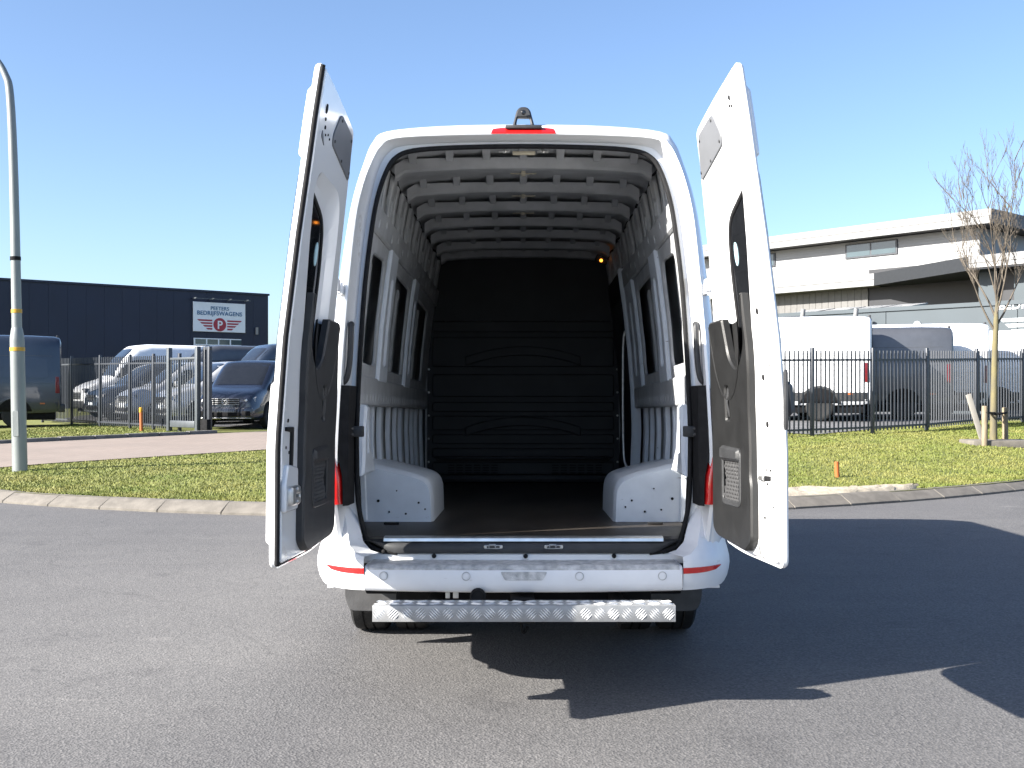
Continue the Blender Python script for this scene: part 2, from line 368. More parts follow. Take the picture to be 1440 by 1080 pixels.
# paved yards behind the fences
def yard(name, quad, m):
    mb = MB(); R = []
    for i in range(25):
        row = []
        for j in range(25):
            a = Vector(quad[0]).lerp(Vector(quad[1]), i / 24); c = Vector(quad[3]).lerp(Vector(quad[2]), i / 24); q = a.lerp(c, j / 24)
            row.append((q.x, q.y, gz(q.x, q.y) + .02))
        R.append(row)
    mb.grid(R); tag(mb.build(name, m, None, 60), kind='structure')
YARD = mat('yard_paving', (.10, .10, .105), .85, var=.15, nscale=2, bump=.2)
yard('yard_paving', [(-15.5, 36.0), (-3.6, 28.9), (6, 60), (-22, 66)], YARD)
yard('yard_paving', [(6.2, 23.3), (24, 40.5), (17, 47), (-1, 31)], YARD)
# sand patch at the right kerb
mb = MB(); R = []
for i in range(31):
    a = i / 30; px = 1085 + 215 * a; X0 = at(px, 14.3); Yk = kerbY(X0) + .30; wdt = max(.02, (1.0 - a * .75) * (.80 + .15 * math.sin(a * 9)) * min(1, (1 - a) * 5))
    R.append([(X0 + random.uniform(-.03, .03), Yk + wdt * t, gz(X0, Yk + wdt * t) + .018 + .05 * math.sin(math.pi * t) * random.uniform(.5, 1.2) - (.03 if t in (0, 1) else 0)) for t in (0, .15, .3, .45, .6, .75, .9, 1)])
mb.grid(R); tag(mb.build('sand', SAND, None, 60), 'loose pale sand spilled along the right kerb', 'sand', kind='stuff')

# grass blades
def grass():
    m1 = mat('grass_blade', (0.09946, 0.1317, 0.0165), .7, nscale=.9, col2=(.185, .180, .045), detail=8, lo=.32, hi=.68)
    pts = []
    def on_drive(x, y):
        q = Vector((x, y, 0)) - D0; return -.05 < q.dot(dn) < 6.25 and -9 < q.dot(ddir) < 18
    N = 330000
    X = rng.uniform(-14, 15, N); T = rng.uniform(0, 1, N)
    V = []; Fc = []; k = 0
    for i in range(N):
        x = X[i]; s = .29 + (T[i] ** 1.5) * 19; y = kerbY(x) + s
        if y > 36: continue
        if abs(x) < 2.0: continue
        if abs((x / y) * F) > 790: continue
        if on_drive(x, y): continue
        if 3.1 < x < 5.3 and s < .32 + (5.3 - x) * .33 + .12 * math.sin(x * 5): continue
        if x > 0 and y > 23.9 + (x - 7.6) * .55 + 1.2: continue
        if x < 0 and (Vector((x, y, 0)) - D0).dot(dn) > 6 and y > 30 - (x + 9.5) * .95: continue
        if x < 0 and (Vector((x, y, 0)) - D0).dot(dn) < 0 and y > 27: continue
        z = gz(x, y); h = rng.uniform(.012, .036); a = rng.uniform(0, 6.28); wd = .003 + .00045 * y
        lx, ly = rng.normal(0, .018, 2); ca, sa = math.cos(a) * wd, math.sin(a) * wd
        V += [(x - ca, y - sa, z - .005), (x + ca, y + sa, z - .005), (x + lx, y + ly, z + h)]; Fc.append((k, k + 1, k + 2)); k += 3
    me = bpy.data.meshes.new('grass'); me.from_pydata(V, [], Fc)
    tag(link('grass', me, m1, None, None), 'short mown grass on the verges beside the road', 'grass', kind='stuff')
grass()

# ------------------------------------------------------------------ the white van in the middle (rear doors open)
VAN = empty('panel_van', (0.004, 5.2, 0), 0, -0.0213)
tag(VAN, 'large white high roof panel van with both rear doors wide open and empty cargo space', 'van')
LEAN = [(.7, 0), (1.2, .002), (1.6, .03), (2.0, .078), (2.3, .12), (2.45, .14), (2.68, .175)]
def lean(z): return lerp(LEAN, z)
O_r = [(.90, .60), (.915, .88), (.91, 1.1), (.902, 1.3), (.887, 1.6), (.864, 1.93), (.840, 2.24), (.805, 2.42), (.762, 2.565), (.725, 2.64), (.665, 2.682), (.4, 2.697), (0, 2.702)]
O_f = [(.985, .45), (1.0, .88), (1.0, 1.1), (.995, 1.3), (.965, 1.6), (.918, 1.93), (.872, 2.24), (.838, 2.42), (.803, 2.58), (.765, 2.68), (.69, 2.74), (.4, 2.772), (0, 2.78)]
A_r = [(.752, .70), (.792, .88), (.80, 1.1), (.80, 1.3), (.790, 1.6), (.774, 1.93), (.744, 2.24), (.717, 2.40), (.676, 2.525), (.632, 2.588), (.55, 2.622), (.35, 2.638), (0, 2.645)]
def catmull(P, n=4):
    out = []
    for i in range(len(P) - 1):
        p0 = Vector(P[max(i - 1, 0)]); p1 = Vector(P[i]); p2 = Vector(P[i + 1]); p3 = Vector(P[min(i + 2, len(P) - 1)])
        if i == len(P) - 2: p3 = Vector((-p1[0], *p1[1:])) if abs(P[-1][0]) < 1e-6 else p3
        for j in range(n):
            t = j / n; q = 0.5 * ((2 * p1) + (p2 - p0) * t + (2 * p0 - 5 * p1 + 4 * p2 - p3) * t * t + (3 * p1 - p0 - 3 * p2 + p3) * t ** 3); out.append(tuple(q))
    out.append(tuple(P[-1])); return out
Or, Of, Ar = catmull(O_r), catmull(O_f), catmull(A_r)
def ring(prof, yf):            # mirror a half profile to a full ring of 3-D points, left bottom -> top -> right bottom
    R = [(p[0], yf(p[1]), p[1]) for p in prof]
    return [(-x, y, z) for x, y, z in R] + [r for r in R[::-1][1:]]
def mixp(a, b, k): return [(p[0] * (1 - k) + q[0] * k, p[1] * (1 - k) + q[1] * k) for p, q in zip(a, b)]
def scalep(p, zt, hw, zb=.45):  # squeeze the full section to a roof height and width
    return [(x * hw, zb + (z - .45) * (zt - zb) / (2.78 - .45)) for x, z in p]
mb = MB()
def rim(z): return lean(z) - .14 * sm((z - .5) / .5) * (1 - .75 * sm((z - 2.35) / .25))
Or = [(x * (1 - .027 * (1 - sm((z - 2.35) / .25))), z) for x, z in Or]
rings = [ring(Or, lambda z: rim(z) + .012), ring(mixp(Or, Of, .12), lambda z: rim(z) + .018), ring(mixp(Or, Of, .42), lambda z: rim(z) * .9 + .05), ring(mixp(Or, Of, .75), lambda z: rim(z) * .7 + .14),
         ring(mixp(Or, Of, .95), lambda z: lean(z) * .4 + .28), ring(Of, lambda z: .42)]
for y in (1.0, 1.9, 2.8, 3.7, 4.4): rings.append(ring(Of, lambda z, y=y: y))
for y, zt, hw in ((4.75, 2.78, .995), (5.0, 2.66, .99), (5.25, 2.40, .985), (5.5, 2.08, .98), (5.75, 1.72, .975), (5.95, 1.48, .965), (6.3, 1.36, .95), (6.6, 1.22, .92), (6.72, 1.05, .88), (6.76, .9, .84)):
    rings.append(ring(scalep(Of, zt, hw), lambda z, y=y: y))
R = mb.grid(rings); mb.bm.faces.new(R[-1])
body = mb.build('body', WHITE, VAN, 35)
# door jamb
mb = MB()
mb.grid([ring(Or, lambda z: rim(z) + .012), ring(mixp(Or, Ar, .10), lambda z: rim(z) + .0), ring(mixp(Or, Ar, .26), lambda z: rim(z) + .004), ring(mixp(Or, Ar, .44), lambda z: lean(z) + .03), ring(mixp(Or, Ar, .55), lambda z: lean(z) + .055),
         ring(mixp(Or, Ar, .9), lambda z: lean(z) + .062), ring(Ar, lambda z: lean(z) + .055)])
mb.build('door_jamb', WHITE, VAN, 40)
# rubber seal round the opening
seal = ring(Ar, lambda z: lean(z) + .046)
lowc = [(-.60, .012, .652), (-.69, .03, .660), (-.733, .042, .677)]
sp = lowc + seal + [(-x, y, z) for x, y, z in lowc[::-1]]
MB().tube(sp, .0125, 8).build('door_seal', RUBBER, VAN, 60)
# inner collar between seal and lining
LX = [(.60, .855), (.725, .86), (1.2, .88), (1.5, .87), (1.8, .848), (2.1, .815), (2.3, .787), (2.5, .76), (2.62, .738)]
def lx(z): return lerp(LX, z)
Ln = [(.855, .60), (.865, .88), (.878, 1.1), (.878, 1.3), (.864, 1.6), (.836, 1.93), (.797, 2.24), (.774, 2.42), (.758, 2.54), (.742, 2.638), (.69, 2.698), (.4, 2.728), (0, 2.74)]
Lp = catmull(Ln)
mb = MB(); mb.grid([ring(Ar, lambda z: lean(z) + .055), ring(mixp(Ar, Lp, .1), lambda z: lean(z) + .085), ring(mixp(Ar, Lp, .45), lambda z: lean(z) + .17), ring(mixp(Ar, Lp, .75), lambda z: lean(z) * .8 + .24)])
mb.build('opening_collar', CARGO, VAN, 40)
Lo = [(min(x + .095 * (1 - sm((z - 2.35) / .25)), lerp([(b, a) for a, b in O_f[:10]], z) - .018), z) for x, z in Lp]
mb = MB(); mb.grid([ring(Lp, lambda z: .2)] + [ring(Lo, lambda z, y=y: y) for y in (.45, .7, 1.2, 2, 2.8, 3.6, 4.32)])
mb.build('cargo_lining', CARGO, VAN, 40)
# cargo floor and rear sill
MB().box(-.855, .855, .055, 4.3, .70, .725, .004).build('cargo_floor', FLOORM, VAN)
mb = MB(); R = []
for i in range(25):
    X = -.665 + 1.33 * i / 24; R.append([(X, .056, .7275), (X, .018, .7275), (X, .006, .720), (X, .004, .706), (X, .05, .704)])
mb.grid(R); mb.build('sill_strip', ALU, VAN, 30)
mb = MB(); R = []
for i in range(41):
    X = -.765 + 1.53 * i / 40; e = sm((abs(X) - .60) / .165); lift = .055 * e
    R.append([(X, .06, .712), (X, .012 + .03 * e, .704), (X, .0 + .03 * e, .692 + .3 * lift), (X, -.008 + .04 * e, .672 + .7 * lift), (X, -.004 + .04 * e, .652 + lift), (X, .02 + .04 * e, .645 + lift)])
mb.grid(R); mb.build('sill_panel', PLASTIC, VAN, 40)
for s in (-1, 1):
    cx = s * .143 - .0
    m = MB(); plate(m, rnd([(cx - .045, .672), (cx + .045, .672), (cx + .045, .69), (cx - .045, .69)], .009), [rnd([(cx - .03, .677), (cx + .03, .677), (cx + .03, .685), (cx - .03, .685)], .004)], -.004, .012, lambda u, v, q: Vector((u, -q - .004, v)), .003)
    m.tube([(cx - .02, -.03, .683), (cx - .02, -.02, .692), (cx + .01, -.02, .692), (cx + .01, -.03, .683)], .004, 6)
    m.build('lock_striker', STEEL, VAN)
# white panel under the sill with rubber stops
mb = MB(); R = []
for i in range(31):
    X = -.76 + 1.52 * i / 30; c = .02 * (X / .76) ** 2
    R.append([(X, .06 + c, .655), (X, .015 + c, .652), (X, .004 + c, .642), (X, .004 + c, .60)])
mb.grid(R); mb.build('rear_panel', WHITE, VAN, 40)
for X in (-.665, -.425, .01, .43, .665):
    z = .637 + (.02 if abs(X) > .6 else 0); y = .0 + .02 * (X / .76) ** 2
    MB().lathe([(.011, 0), (.011, .008), (.008, .014), (.003, .016)], 12, Matrix.Translation((X, y, z)) @ Matrix.Rotation(math.pi / 2, 4, 'X')).build('rubber_stop', RUBBER, VAN)
# bumper: centre with tread pad, corners
prof = [(.06, .612), (-.165, .615), (-.188, .613), (-.199, .603), (-.204, .585), (-.206, .535), (-.202, .512), (-.19, .498), (-.15, .488), (.06, .485)]
mb = MB(); R = []
for i in range(37):
    X = -.728 + 1.456 * i / 36; c = .020 * (abs(X) / .728) ** 2.2; up = .006 * (abs(X) / .728) ** 2
    R.append([(X, y + c, z + (up if z < .56 else 0)) for y, z in prof])
RR = mb.grid(R); mb.bm.faces.new(RR[0]); mb.bm.faces.new(RR[-1][::-1])
bumper = mb.build('bumper', BUMPER_W, VAN, 35)
mb = MB(); R = []
for i in range(37):
    X = -.715 + 1.43 * i / 36; c = .020 * (abs(X) / .728) ** 2.2
    R.append([(X, .03 + c, .6125), (X, .03 + c, .6185), (X, -.165 + c, .6205), (X, -.188 + c, .617), (X, -.2005 + c, .6035), (X, -.2005 + c, .597)])
mb.grid(R); mb.build('tread_pad', TREADPAD, bumper, 40)
def bface(X, z): return -.2055 + .020 * (abs(X) / .728) ** 2.2 
m = MB(); plate(m, rnd([(-.105, .592), (-.085, .553), (.088, .553), (.108, .592)], .008), [], 0, .003, lambda u, v, q: Vector((u, bface(u, v) - q, v)), .001)
m.build('plate_light_recess', TREADPAD, bumper)
for X in (-.64, -.262, .255, .635):
    y = bface(X, .57); M = Matrix.Translation((X, y + .002, .571)) @ Matrix.Rotation(math.pi / 2, 4, 'X')
    MB().lathe([(.0175, 0), (.0175, .003), (.015, .0045), (.0135, .003), (.0115, .003), (.0115, .0055), (.004, .006)], 24, M).build('parking_sensor', BUMPER_W, bumper)
    MB().tube([(X + .0185 * math.cos(a), y - .0015, .571 + .0185 * math.sin(a)) for a in np.linspace(0, 2 * math.pi, 21)[:-1]], .0022, 5, closed=True).build('sensor_gap', TREADPAD, bumper)
for s in (-1, 1):
    path = [(.732, -.155, .655), (.77, -.145, .665), (.81, -.125, .70), (.845, -.10, .80), (.875, -.07, .875), (.91, -.025, .885), (.945, .04, .885), (.975, .13, .885), (.99, .25, .885), (1.0, .42, .885)]
    pth = []
    for a, b in zip(path, path[1:]):
        for j in range(4): pth.append(tuple(a[q] + (b[q] - a[q]) * j / 4 for q in range(3)))
    pth.append(path[-1])
    mb = MB(); R = []
    for (X, Y, zt) in pth:
        f = (X - .732) / .27; nx, ny = (f ** 1.5, -(1 - f ** 2) ** .5 if f < 1 else 0)
        col = []
        for k in range(13):
            t = k / 12; z = .50 + (zt - .50) * t
            bul = .03 * math.exp(-((z - .60) / .09) ** 2) - .10 * max(0, z - .66) * (1.8 if f < .6 else .3) - .10 * max(0, .53 - z) * 3
            inner = -.0
            col.append((s * (X + nx * bul), Y + ny * bul + (max(0, z - .64) * .55 * (1 - f)), z))
        col.insert(0, (s * (X - .04 * nx - .0), Y + .06, .495)); col.append((s * (X - .05), Y + .10 + (max(0, zt - .64) * .55 * (1 - f)), zt + .004))
        R.append(col)
    mb.grid(R); bc = mb.build('bumper_corner', BUMPER_W, VAN, 45)
    # reflector following the corner
    mb = MB(); R = []
    for i in range(15):
        t = i / 14; q = t * 20; a = pth[int(q)]; b = pth[int(q) + 1]; X, Y = [a[k] + (b[k] - a[k]) * (q - int(q)) for k in (0, 1)]
        f = (X - .732) / .27; nx, ny = f ** 1.5, -(1 - f ** 2) ** .5
        zl = .578 + .012 * t ** 3; zh = .607
        if t > .9: zl = .59 + (t - .9) * .1
        row = []
        for z in (zl, zl + .002, zh - .002, zh):
            bul = .03 * math.exp(-((z - .60) / .09) ** 2) + (.0045 if z in (zl + .002, zh - .002) else -.002)
            row.append((s * (X + nx * bul), Y + ny * bul, z))
        R.append(row)
    mb.grid(R); mb.build('reflector', RED, VAN, 40)
    # small square tow flap
    # tail light wrapping round the corner
    mb = MB(); base = [(.828, -.07), (.848, -.135), (.878, -.146), (.908, -.12), (.938, -.04), (.965, .08)]
    base = catmull([(*b, 0) for b in base], 3)
    for nm, za, zb, mm in (('brake_lens', .892, 1.12, RED), ('indicator_lens', 1.124, 1.27, CLEAR), ('upper_lens', 1.274, 1.43, RED_D)):
        mb = MB(); R = []
        for k in range(8):
            z = za + (zb - za) * k / 7; ins = .012 * sm((z - 1.15) / .28) + (.006 if k in (0, 7) else 0)
            R.append([(s * (p[0] - ins + max(0, .905 - p[0]) * .62 * sm((z - .98) / .2)), p[1] + lean(z) + ins * .5 + .004 * sm((z - .98) / .2), z) for p in base])
        mb.grid(R); lens = mb.build(nm, mm, VAN, 40)
    # black plastic strip between lamp and jamb
    mb = MB(); R = []
    for k in range(9):
        z = .885 + .56 * k / 8; R.append([(s * (.812 - .01 * sm((z - 1.2) / .25)), .052 + lean(z), z), (s * .816, -.11 + lean(z), z), (s * (.838 + .030 * sm((z - .98) / .2)), -.135 + lean(z), z), (s * (.848 + .032 * sm((z - .98) / .2)), -.06, z)])
    mb.grid(R); mb.build('lamp_trim', RUBBER, VAN, 40)
    mb = MB(); plate(mb, rnd([(.925, .79), (.965, .79), (.965, .862), (.925, .862)], .008), [], 0, .006, lambda u, v, q: Vector((s * u, -.052 + (u - .925) * .9 + .22 * (v - .79) * .3 - q, v)), .002); mb.build('jack_flap', BUMPER_W, VAN)
    # grab handle on the pillar
    hp = [(s * .822, .02, 1.74), (s * .815, -.045, 1.735), (s * .813, -.062, 1.70), (s * .815, -.065, 1.62), (s * .822, -.064, 1.53), (s * .835, -.06, 1.475), (s * .86, -.05, 1.455), (s * .885, -.02, 1.46), (s * .89, .03, 1.47)]
    MB().tube(catmull(hp, 4), .0135, 10).build('grab_handle', PLASTIC, VAN, 60)
    # door hinges at three heights
    for hz in (1.90,):
        m = MB(); m.box(-.016, .016, -.10, .03, -.028, .028, .006, Matrix.Translation((s * .862, lean(hz) - .08, hz))); m.tube([(s * .868, -.155 + lean(hz) * .5, hz - .035), (s * .868, -.155 + lean(hz) * .5, hz + .035)], .011, 10)
        m.build('hinge', WHITE if hz > 1.5 else PLASTIC, VAN)
    m = MB(); hz = 1.228
    m.box(-.035, .035, -.02, .03, -.026, .026, .006, Matrix.Translation((s * .800, .02, hz)))
    m.box(-.05, .05, -.006, .006, -.020, -.008, .003, Matrix.Translation((s * .85, -.04, hz)) @ Matrix.Rotation(s * -.5, 4, 'Z')); m.box(-.05, .05, -.006, .006, .008, .020, .003, Matrix.Translation((s * .85, -.04, hz)) @ Matrix.Rotation(s * -.5, 4, 'Z'))
    m.box(-.018, .018, -.03, .03, -.034, .034, .006, Matrix.Translation((s * .888, -.08, hz)))
    m.build('door_check', PLASTIC, VAN)
# high brake light and camera housing
mb = MB(); ol = rnd([(-.165, 2.689), (.165, 2.689), (.150, 2.722), (.11, 2.728), (-.11, 2.728), (-.150, 2.722)], .01)
plate(mb, ol, [], -.10, .03, lambda u, v, q: Vector((u, .165 - q + (v - 2.69) * .8, v)), .006); mb.build('high_brake_light', RED, VAN)
mb = MB(); ol = rnd([(-.056, 2.722), (-.034, 2.822, .02), (-.016, 2.842, .012), (.016, 2.842, .012), (.034, 2.822, .02), (.056, 2.722)], .004)
plate(mb, ol, [rnd([(-.036, 2.738), (.036, 2.738), (.030, 2.778), (-.030, 2.778)], .006)], .0, .03, lambda u, v, q: Vector((u, .17 - q + (v - 2.72) * .55, v)), .008)
mb.box(-.09, .09, .14, .24, 2.716, 2.733, .004); camh = mb.build('camera_housing', PLASTIC, VAN)
MB().lathe([(.012, 0), (.012, .006), (.007, .009)], 14, Matrix.Translation((0, .165, 2.80)) @ Matrix.Rotation(math.pi / 2, 4, 'X')).build('lens', TINT, camh)
# header strip and lamp inside the opening
m = MB(); m.box(-.055, .06, .29, .31, 2.622, 2.640, .003); m.build('header_label', mat('cream_strip', (.55, .5, .38), .5), VAN)
for s in (-1, 1):
    m = MB(); m.box(-.028, .028, -.012, .012, -.006, .006, .002, Matrix.Translation((s * .098, .285, 2.634))); m.lathe([(.012, 0), (.012, .01), (.006, .016)], 10, Matrix.Translation((s * .096, .275, 2.634)) @ Matrix.Rotation(math.pi / 2, 4, 'X')); m.build('door_catch', STEEL, VAN)
# roof bows with their rubber pads
for k, y in enumerate((.78, 1.42, 2.02, 2.60, 3.12, 3.68, 4.16)):
    hw = .70; prof = [(-.055, .055), (-.045, .012), (-.032, 0), (.032, 0), (.045, .012), (.055, .055)]
    mb = MB(); R = []
    for i in range(29):
        t = -1 + 2 * i / 28; X = hw * t; base = 2.655 - .032 * abs(t) ** 2.5 - (.03 * sm((abs(t) - .93) / .07))
        R.append([(X, y + p[0], base + p[1] + (.02 * abs(t) ** 2.5 if p[1] > .02 else 0)) for p in prof])
    mb.grid(R); bow = mb.build('roof_bow', CARGO, VAN, 35)
    for i in range(7):
        X = -.6 + i * .2; t = abs(X / hw); z0 = 2.655 - .032 * t ** 2.5
        MB().faces([(X - .024, y - .15, z0 + .098), (X + .024, y - .15, z0 + .098), (X - .019, y - .060, z0 + .040), (X + .019, y - .060, z0 + .040), (X - .018, y - .05, z0 + .075), (X + .018, y - .05, z0 + .075)], [(0, 1, 3, 2), (2, 3, 5, 4), (0, 2, 4), (1, 5, 3)]).build('bow_pad', CARGO, bow)
for y in (1.1, 1.75, 2.35):
    MB().box(-.075, .075, y - .005, y + .005, 2.70, 2.706, .001).box(-.012, .012, y - .02, y + .02, 2.69, 2.73, .003).build('ceiling_clip', mat('cream_strip', (.55, .5, .38), .5), VAN)
# side wall pressings
CUT = [.8, .95, 1.1, 1.25, 1.4, 1.55, 1.7, 1.8, 1.9, 2.0, 2.1, 2.2, 2.3, 2.4, 2.5]
for s in (-1, 1):
    mp = lambda u, v, q, s=s: Vector((s * (lx(v) - q), u, v))
    yend = 4.28 if s < 0 else 2.95
    m = MB(); rec = [[(.45, 1.58), (.95, 1.58), (.95, 2.17), (.45, 2.15)], [(1.42, 1.58), (2.30, 1.58), (2.30, 2.16), (1.42, 2.17)], [(2.75, 1.58), (3.75, 1.58), (3.75, 2.15), (2.75, 2.16)]]
    rec = [rnd(r, .07) for r in rec if max(p[0] for p in r) < yend]
    plate(m, rnd([(.28, 1.50), (yend, 1.50), (yend, 2.25), (.28, 2.25)], .01), rec, .012, .028, mp, .006, CUT); fr = m.build('window_frame_pressing', CARGO, VAN, 35)
    for r in rec:                       # ribs standing inside every blank window
        ya = min(p[0] for p in r); yb = max(p[0] for p in r); n = 4 if yb - ya > .6 else 2
        for i in range(n):
            yc = ya + (yb - ya) * (i + .6) / (n + .2); m = MB(); wv = .03 + .015 * (i % 2)
            plate(m, [(yc - wv, 1.585), (yc + wv, 1.585), (yc + wv * .7, 2.145), (yc - wv * .7, 2.145)], [circ(yc, 1.75 + .12 * i, .016, 10, .03)], -.045, -.028, mp, .005, CUT); m.build('window_rib', CARGO, fr, 35)
    m = MB(); holes = [circ(.42 + .27 * i, 2.315 + (.018 if i % 2 else -.018), .016, 12) for i in range(int((yend - .45) / .27))]
    plate(m, [(.26, 2.245), (yend, 2.245), (yend, 2.385), (.26, 2.385)], holes, .015, .045, mp, .01, CUT); m.build('upper_rail', CARGO, VAN, 35)
    m = MB(); holes = [circ(.36 + .115 * i, 1.40, .014, 8, .02) for i in range(int((yend - .4) / .115))]
    plate(m, [(.24, 1.355), (yend, 1.355), (yend, 1.512), (.24, 1.512)], holes, .015, .045, mp, .008, CUT); m.build('lower_rail', CARGO, VAN, 35)
    i = 0; y = .36
    while y < yend - .05:               # uprights above and below the rails
        wv = .055 if i % 3 == 0 else .032
        m = MB(); plate(m, [(y - wv, .73), (y + wv, .73), (y + wv, 1.36), (y - wv, 1.36)], [], -.016, .012, mp, .006, CUT); m.build('lower_upright', CARGO_ARCH, VAN, 35)
        y += .36 if i % 3 else .42; i += 1
    i = 0; y = .40
    while y < yend + (1.3 if s > 0 else 0) - .05:
        wv = .07 if i % 2 == 0 else .035
        m = MB(); hl = [rnd([(y - .03, 2.42), (y + .03, 2.42), (y + .03, 2.50), (y - .03, 2.50)], .012)] if i % 2 == 0 else []
        plate(m, [(y - wv, 2.38), (y + wv, 2.38), (y + wv, 2.625), (y - wv, 2.625)], hl, .008, .03 if i % 2 == 0 else .022, mp, .008, CUT); m.build('upper_upright', CARGO, VAN, 35)
        y += .235; i += 1
    for ya, yb in ((1.0, 1.37), (2.36, 2.70)) if s < 0 else ((1.0, 1.37), (2.36, 2.90)):
        m = MB(); plate(m, [(ya, 1.49), (yb, 1.49), (yb - .03, 2.26), (ya + .03, 2.26)], [rnd([((ya + yb) / 2 - .05, 1.60), ((ya + yb) / 2 + .05, 1.60), ((ya + yb) / 2 + .04, 2.10), ((ya + yb) / 2 - .04, 2.10)], .03)], .024, .050, mp, .014, CUT); m.build('wall_pillar', CARGO_ARCH, VAN, 30)
    # cable along the cant rail
    MB().tube([(s * (.722 + .01 * math.sin(k * 1.7)), .3 + k * .2, 2.632 + .008 * math.sin(k * 2.3)) for k in range(20)], .007, 6).build('cable', RUBBER, VAN, 60)
    # rear corner gusset that runs down to the wheel arch
    m = MB(); plate(m, [(.26, 1.0), (.72, 1.0), (.56, 1.14), (.50, 1.36), (.40, 1.36), (.34, 1.1)], [rnd([(.43, 1.12), (.47, 1.12), (.455, 1.28), (.445, 1.28)], .006)], 0, .075, mp, .015, CUT); m.build('pillar_gusset', CARGO_ARCH, VAN, 40)
    # wheel arch box
    sec = [(.86, 1.055), (.80, 1.045), (.72, 1.025), (.62, 1.0), (.55, .975), (.515, .945), (.498, .90), (.492, .82), (.49, .724)]
    sec = catmull([(a, b, 0) for a, b in sec], 3); R = []; mb = MB()
    for k in range(25):
        t = k / 24; ang = math.pi * t; c = 1 - abs(1 - 2 * t)
        yy = .76 + .85 * t; e = min(1, (min(t, 1 - t)) / .06); e = math.sqrt(max(0, 1 - (1 - e) ** 2))
        hs = .94 + .06 * math.sin(math.pi * min(1, t * 1.2 + .1))
        R.append([(s * (lx(1) - (lx(1) - p[0]) * (.965 + .035 * e)), yy, .724 + (p[1] - .724) * (.94 + .06 * e) * hs) for p in sec])
    R.insert(0, [(s * (.88 if i < 2 else p[0] * .0 + .88), .765, .724) for i, p in enumerate(sec)])
    RR = mb.grid(R[1:]); mb.bm.faces.new([*RR[0], mb.bm.verts.new((s * .88, .76, .724))]); mb.bm.faces.new([*RR[-1], mb.bm.verts.new((s * .88, 1.61, .724))])
    mb.build('wheel_arch_box', CARGO_ARCH, VAN, 45)
    m = MB(); m.box(s * .70 - .04, s * .70 + .04, .60, .63, .726, .738, .003); m.build('lashing_eye', RUBBER, VAN)
    for (px_, pz_, pr_r) in ((.80, .845, .008), (.58, .835, .006), (.74, .785, .005), (.65, .775, .006), (.70, .90, .004), (.545, .80, .005)):
        MB().lathe([(pr_r, 0), (pr_r, .003), (pr_r * .5, .005)], 10, Matrix.Translation((s * (px_ + .01 * s), .7585, pz_ + .006 * s)) @ Matrix.Rotation(math.pi / 2, 4, 'X')).build('plug', RUBBER, VAN)
# sliding side door seen from inside, right
mpR = lambda u, v, q: Vector((lx(v) - q, u, v))
m = MB(); plate(m, rnd([(3.0, .74), (4.22, .74), (4.22, 2.42), (3.0, 2.42)], .05), [], 0, .045, mpR, .02, CUT); sd = m.build('sliding_door', BULK, VAN, 35)
m = MB(); plate(m, rnd([(3.15, 1.5), (4.05, 1.5), (4.05, 2.2), (3.15, 2.2)], .08), [], .045, .06, mpR, .01, CUT); m.build('blank_window', PLASTIC, sd)
MB().tube(catmull([(.80, 3.1, 1.95), (.765, 3.12, 1.90), (.76, 3.13, 1.6), (.76, 3.13, 1.2), (.77, 3.12, .95), (.81, 3.1, .9)], 3), .012, 8).build('grab_bar', STEEL, VAN, 60)
m = MB(); plate(m, [(2.95, .74), (2.99, .74), (2.99, 2.40), (2.95, 2.40)], [], 0, .07, mpR, .012, CUT); m.build('sliding_door_pillar', CARGO_ARCH, VAN)
# bulkhead with its ridges
bw = lambda z: lx(min(z, 2.6)) - .002
m = MB(); ol = [(-bw(z), z) for z in np.linspace(.725, 2.62, 14)] + [(-.6, 2.71), (0, 2.76), (.6, 2.71)] + [(bw(z), z) for z in np.linspace(2.62, .725, 14)]
mpB = lambda u, v, q: Vector((u, 4.30 - q, v))
plate(m, ol, [], 0, .01, mpB, .002); bulk = m.build('bulkhead', BULK, VAN)
zz = [(.78, .90), (.93, 1.02), (1.05, 1.14), (1.17, 1.30), (1.33, 1.42), (1.46, 1.66), (1.72, 1.98), (2.02, 2.12)]
for za, zb in zz:
    m = MB(); plate(m, rnd([(-.79, za), (.79, za), (.79, zb), (-.79, zb)], .03), [], .01, .019, mpB, .010); m.build('bulkhead_panel', BULK, bulk, 35)
for zc in (1.19, 1.80):
    m = MB(); top = [(x, zc + .10 - .09 * (x / .5) ** 2) for x in np.linspace(.5, -.5, 13)]; bot = [(x, zc + .02 - .09 * (x / .5) ** 2) for x in np.linspace(-.5, .5, 13)]
    plate(m, bot + top, [], .015, .032, mpB, .008); m.build('bulkhead_arch', BULK, bulk)
for s in (-1, 1):
    m = MB(); m.box(s * .838 - .008, s * .838 + .008, 4.24, 4.275, .75, 2.05, .004)
    m.build('bulkhead_edge', CARGO, bulk)
    for z in np.linspace(.9, 2.1, 7): MB().lathe([(.010, 0), (.010, .004), (.006, .008)], 8, Matrix.Translation((s * .815, 4.262, z)) @ Matrix.Rotation(math.pi / 2, 4, 'X')).build('bolt', STEEL, bulk)
    m = MB(); m.box(s * .48 - .2, s * .48 + .2, 4.255, 4.28, 2.115, 2.123, .002); m.build('bracket', PLASTIC, bulk)
    m = MB()
    for k in range(6):
        for q in range(4): m.box(s * .45 - .2 + k * .075, s * .45 - .145 + k * .075, 4.262, 4.272, .80 + q * .022, .81 + q * .022)
    m.build('vent_slots', RUBBER, bulk)
m = MB(); m.box(-.74, .74, 4.12, 4.26, .725, .80, .03); m.box(-.74, .74, 4.2, 4.27, .92, .95, .012); m.build('bulkhead_foot', BULK, bulk)
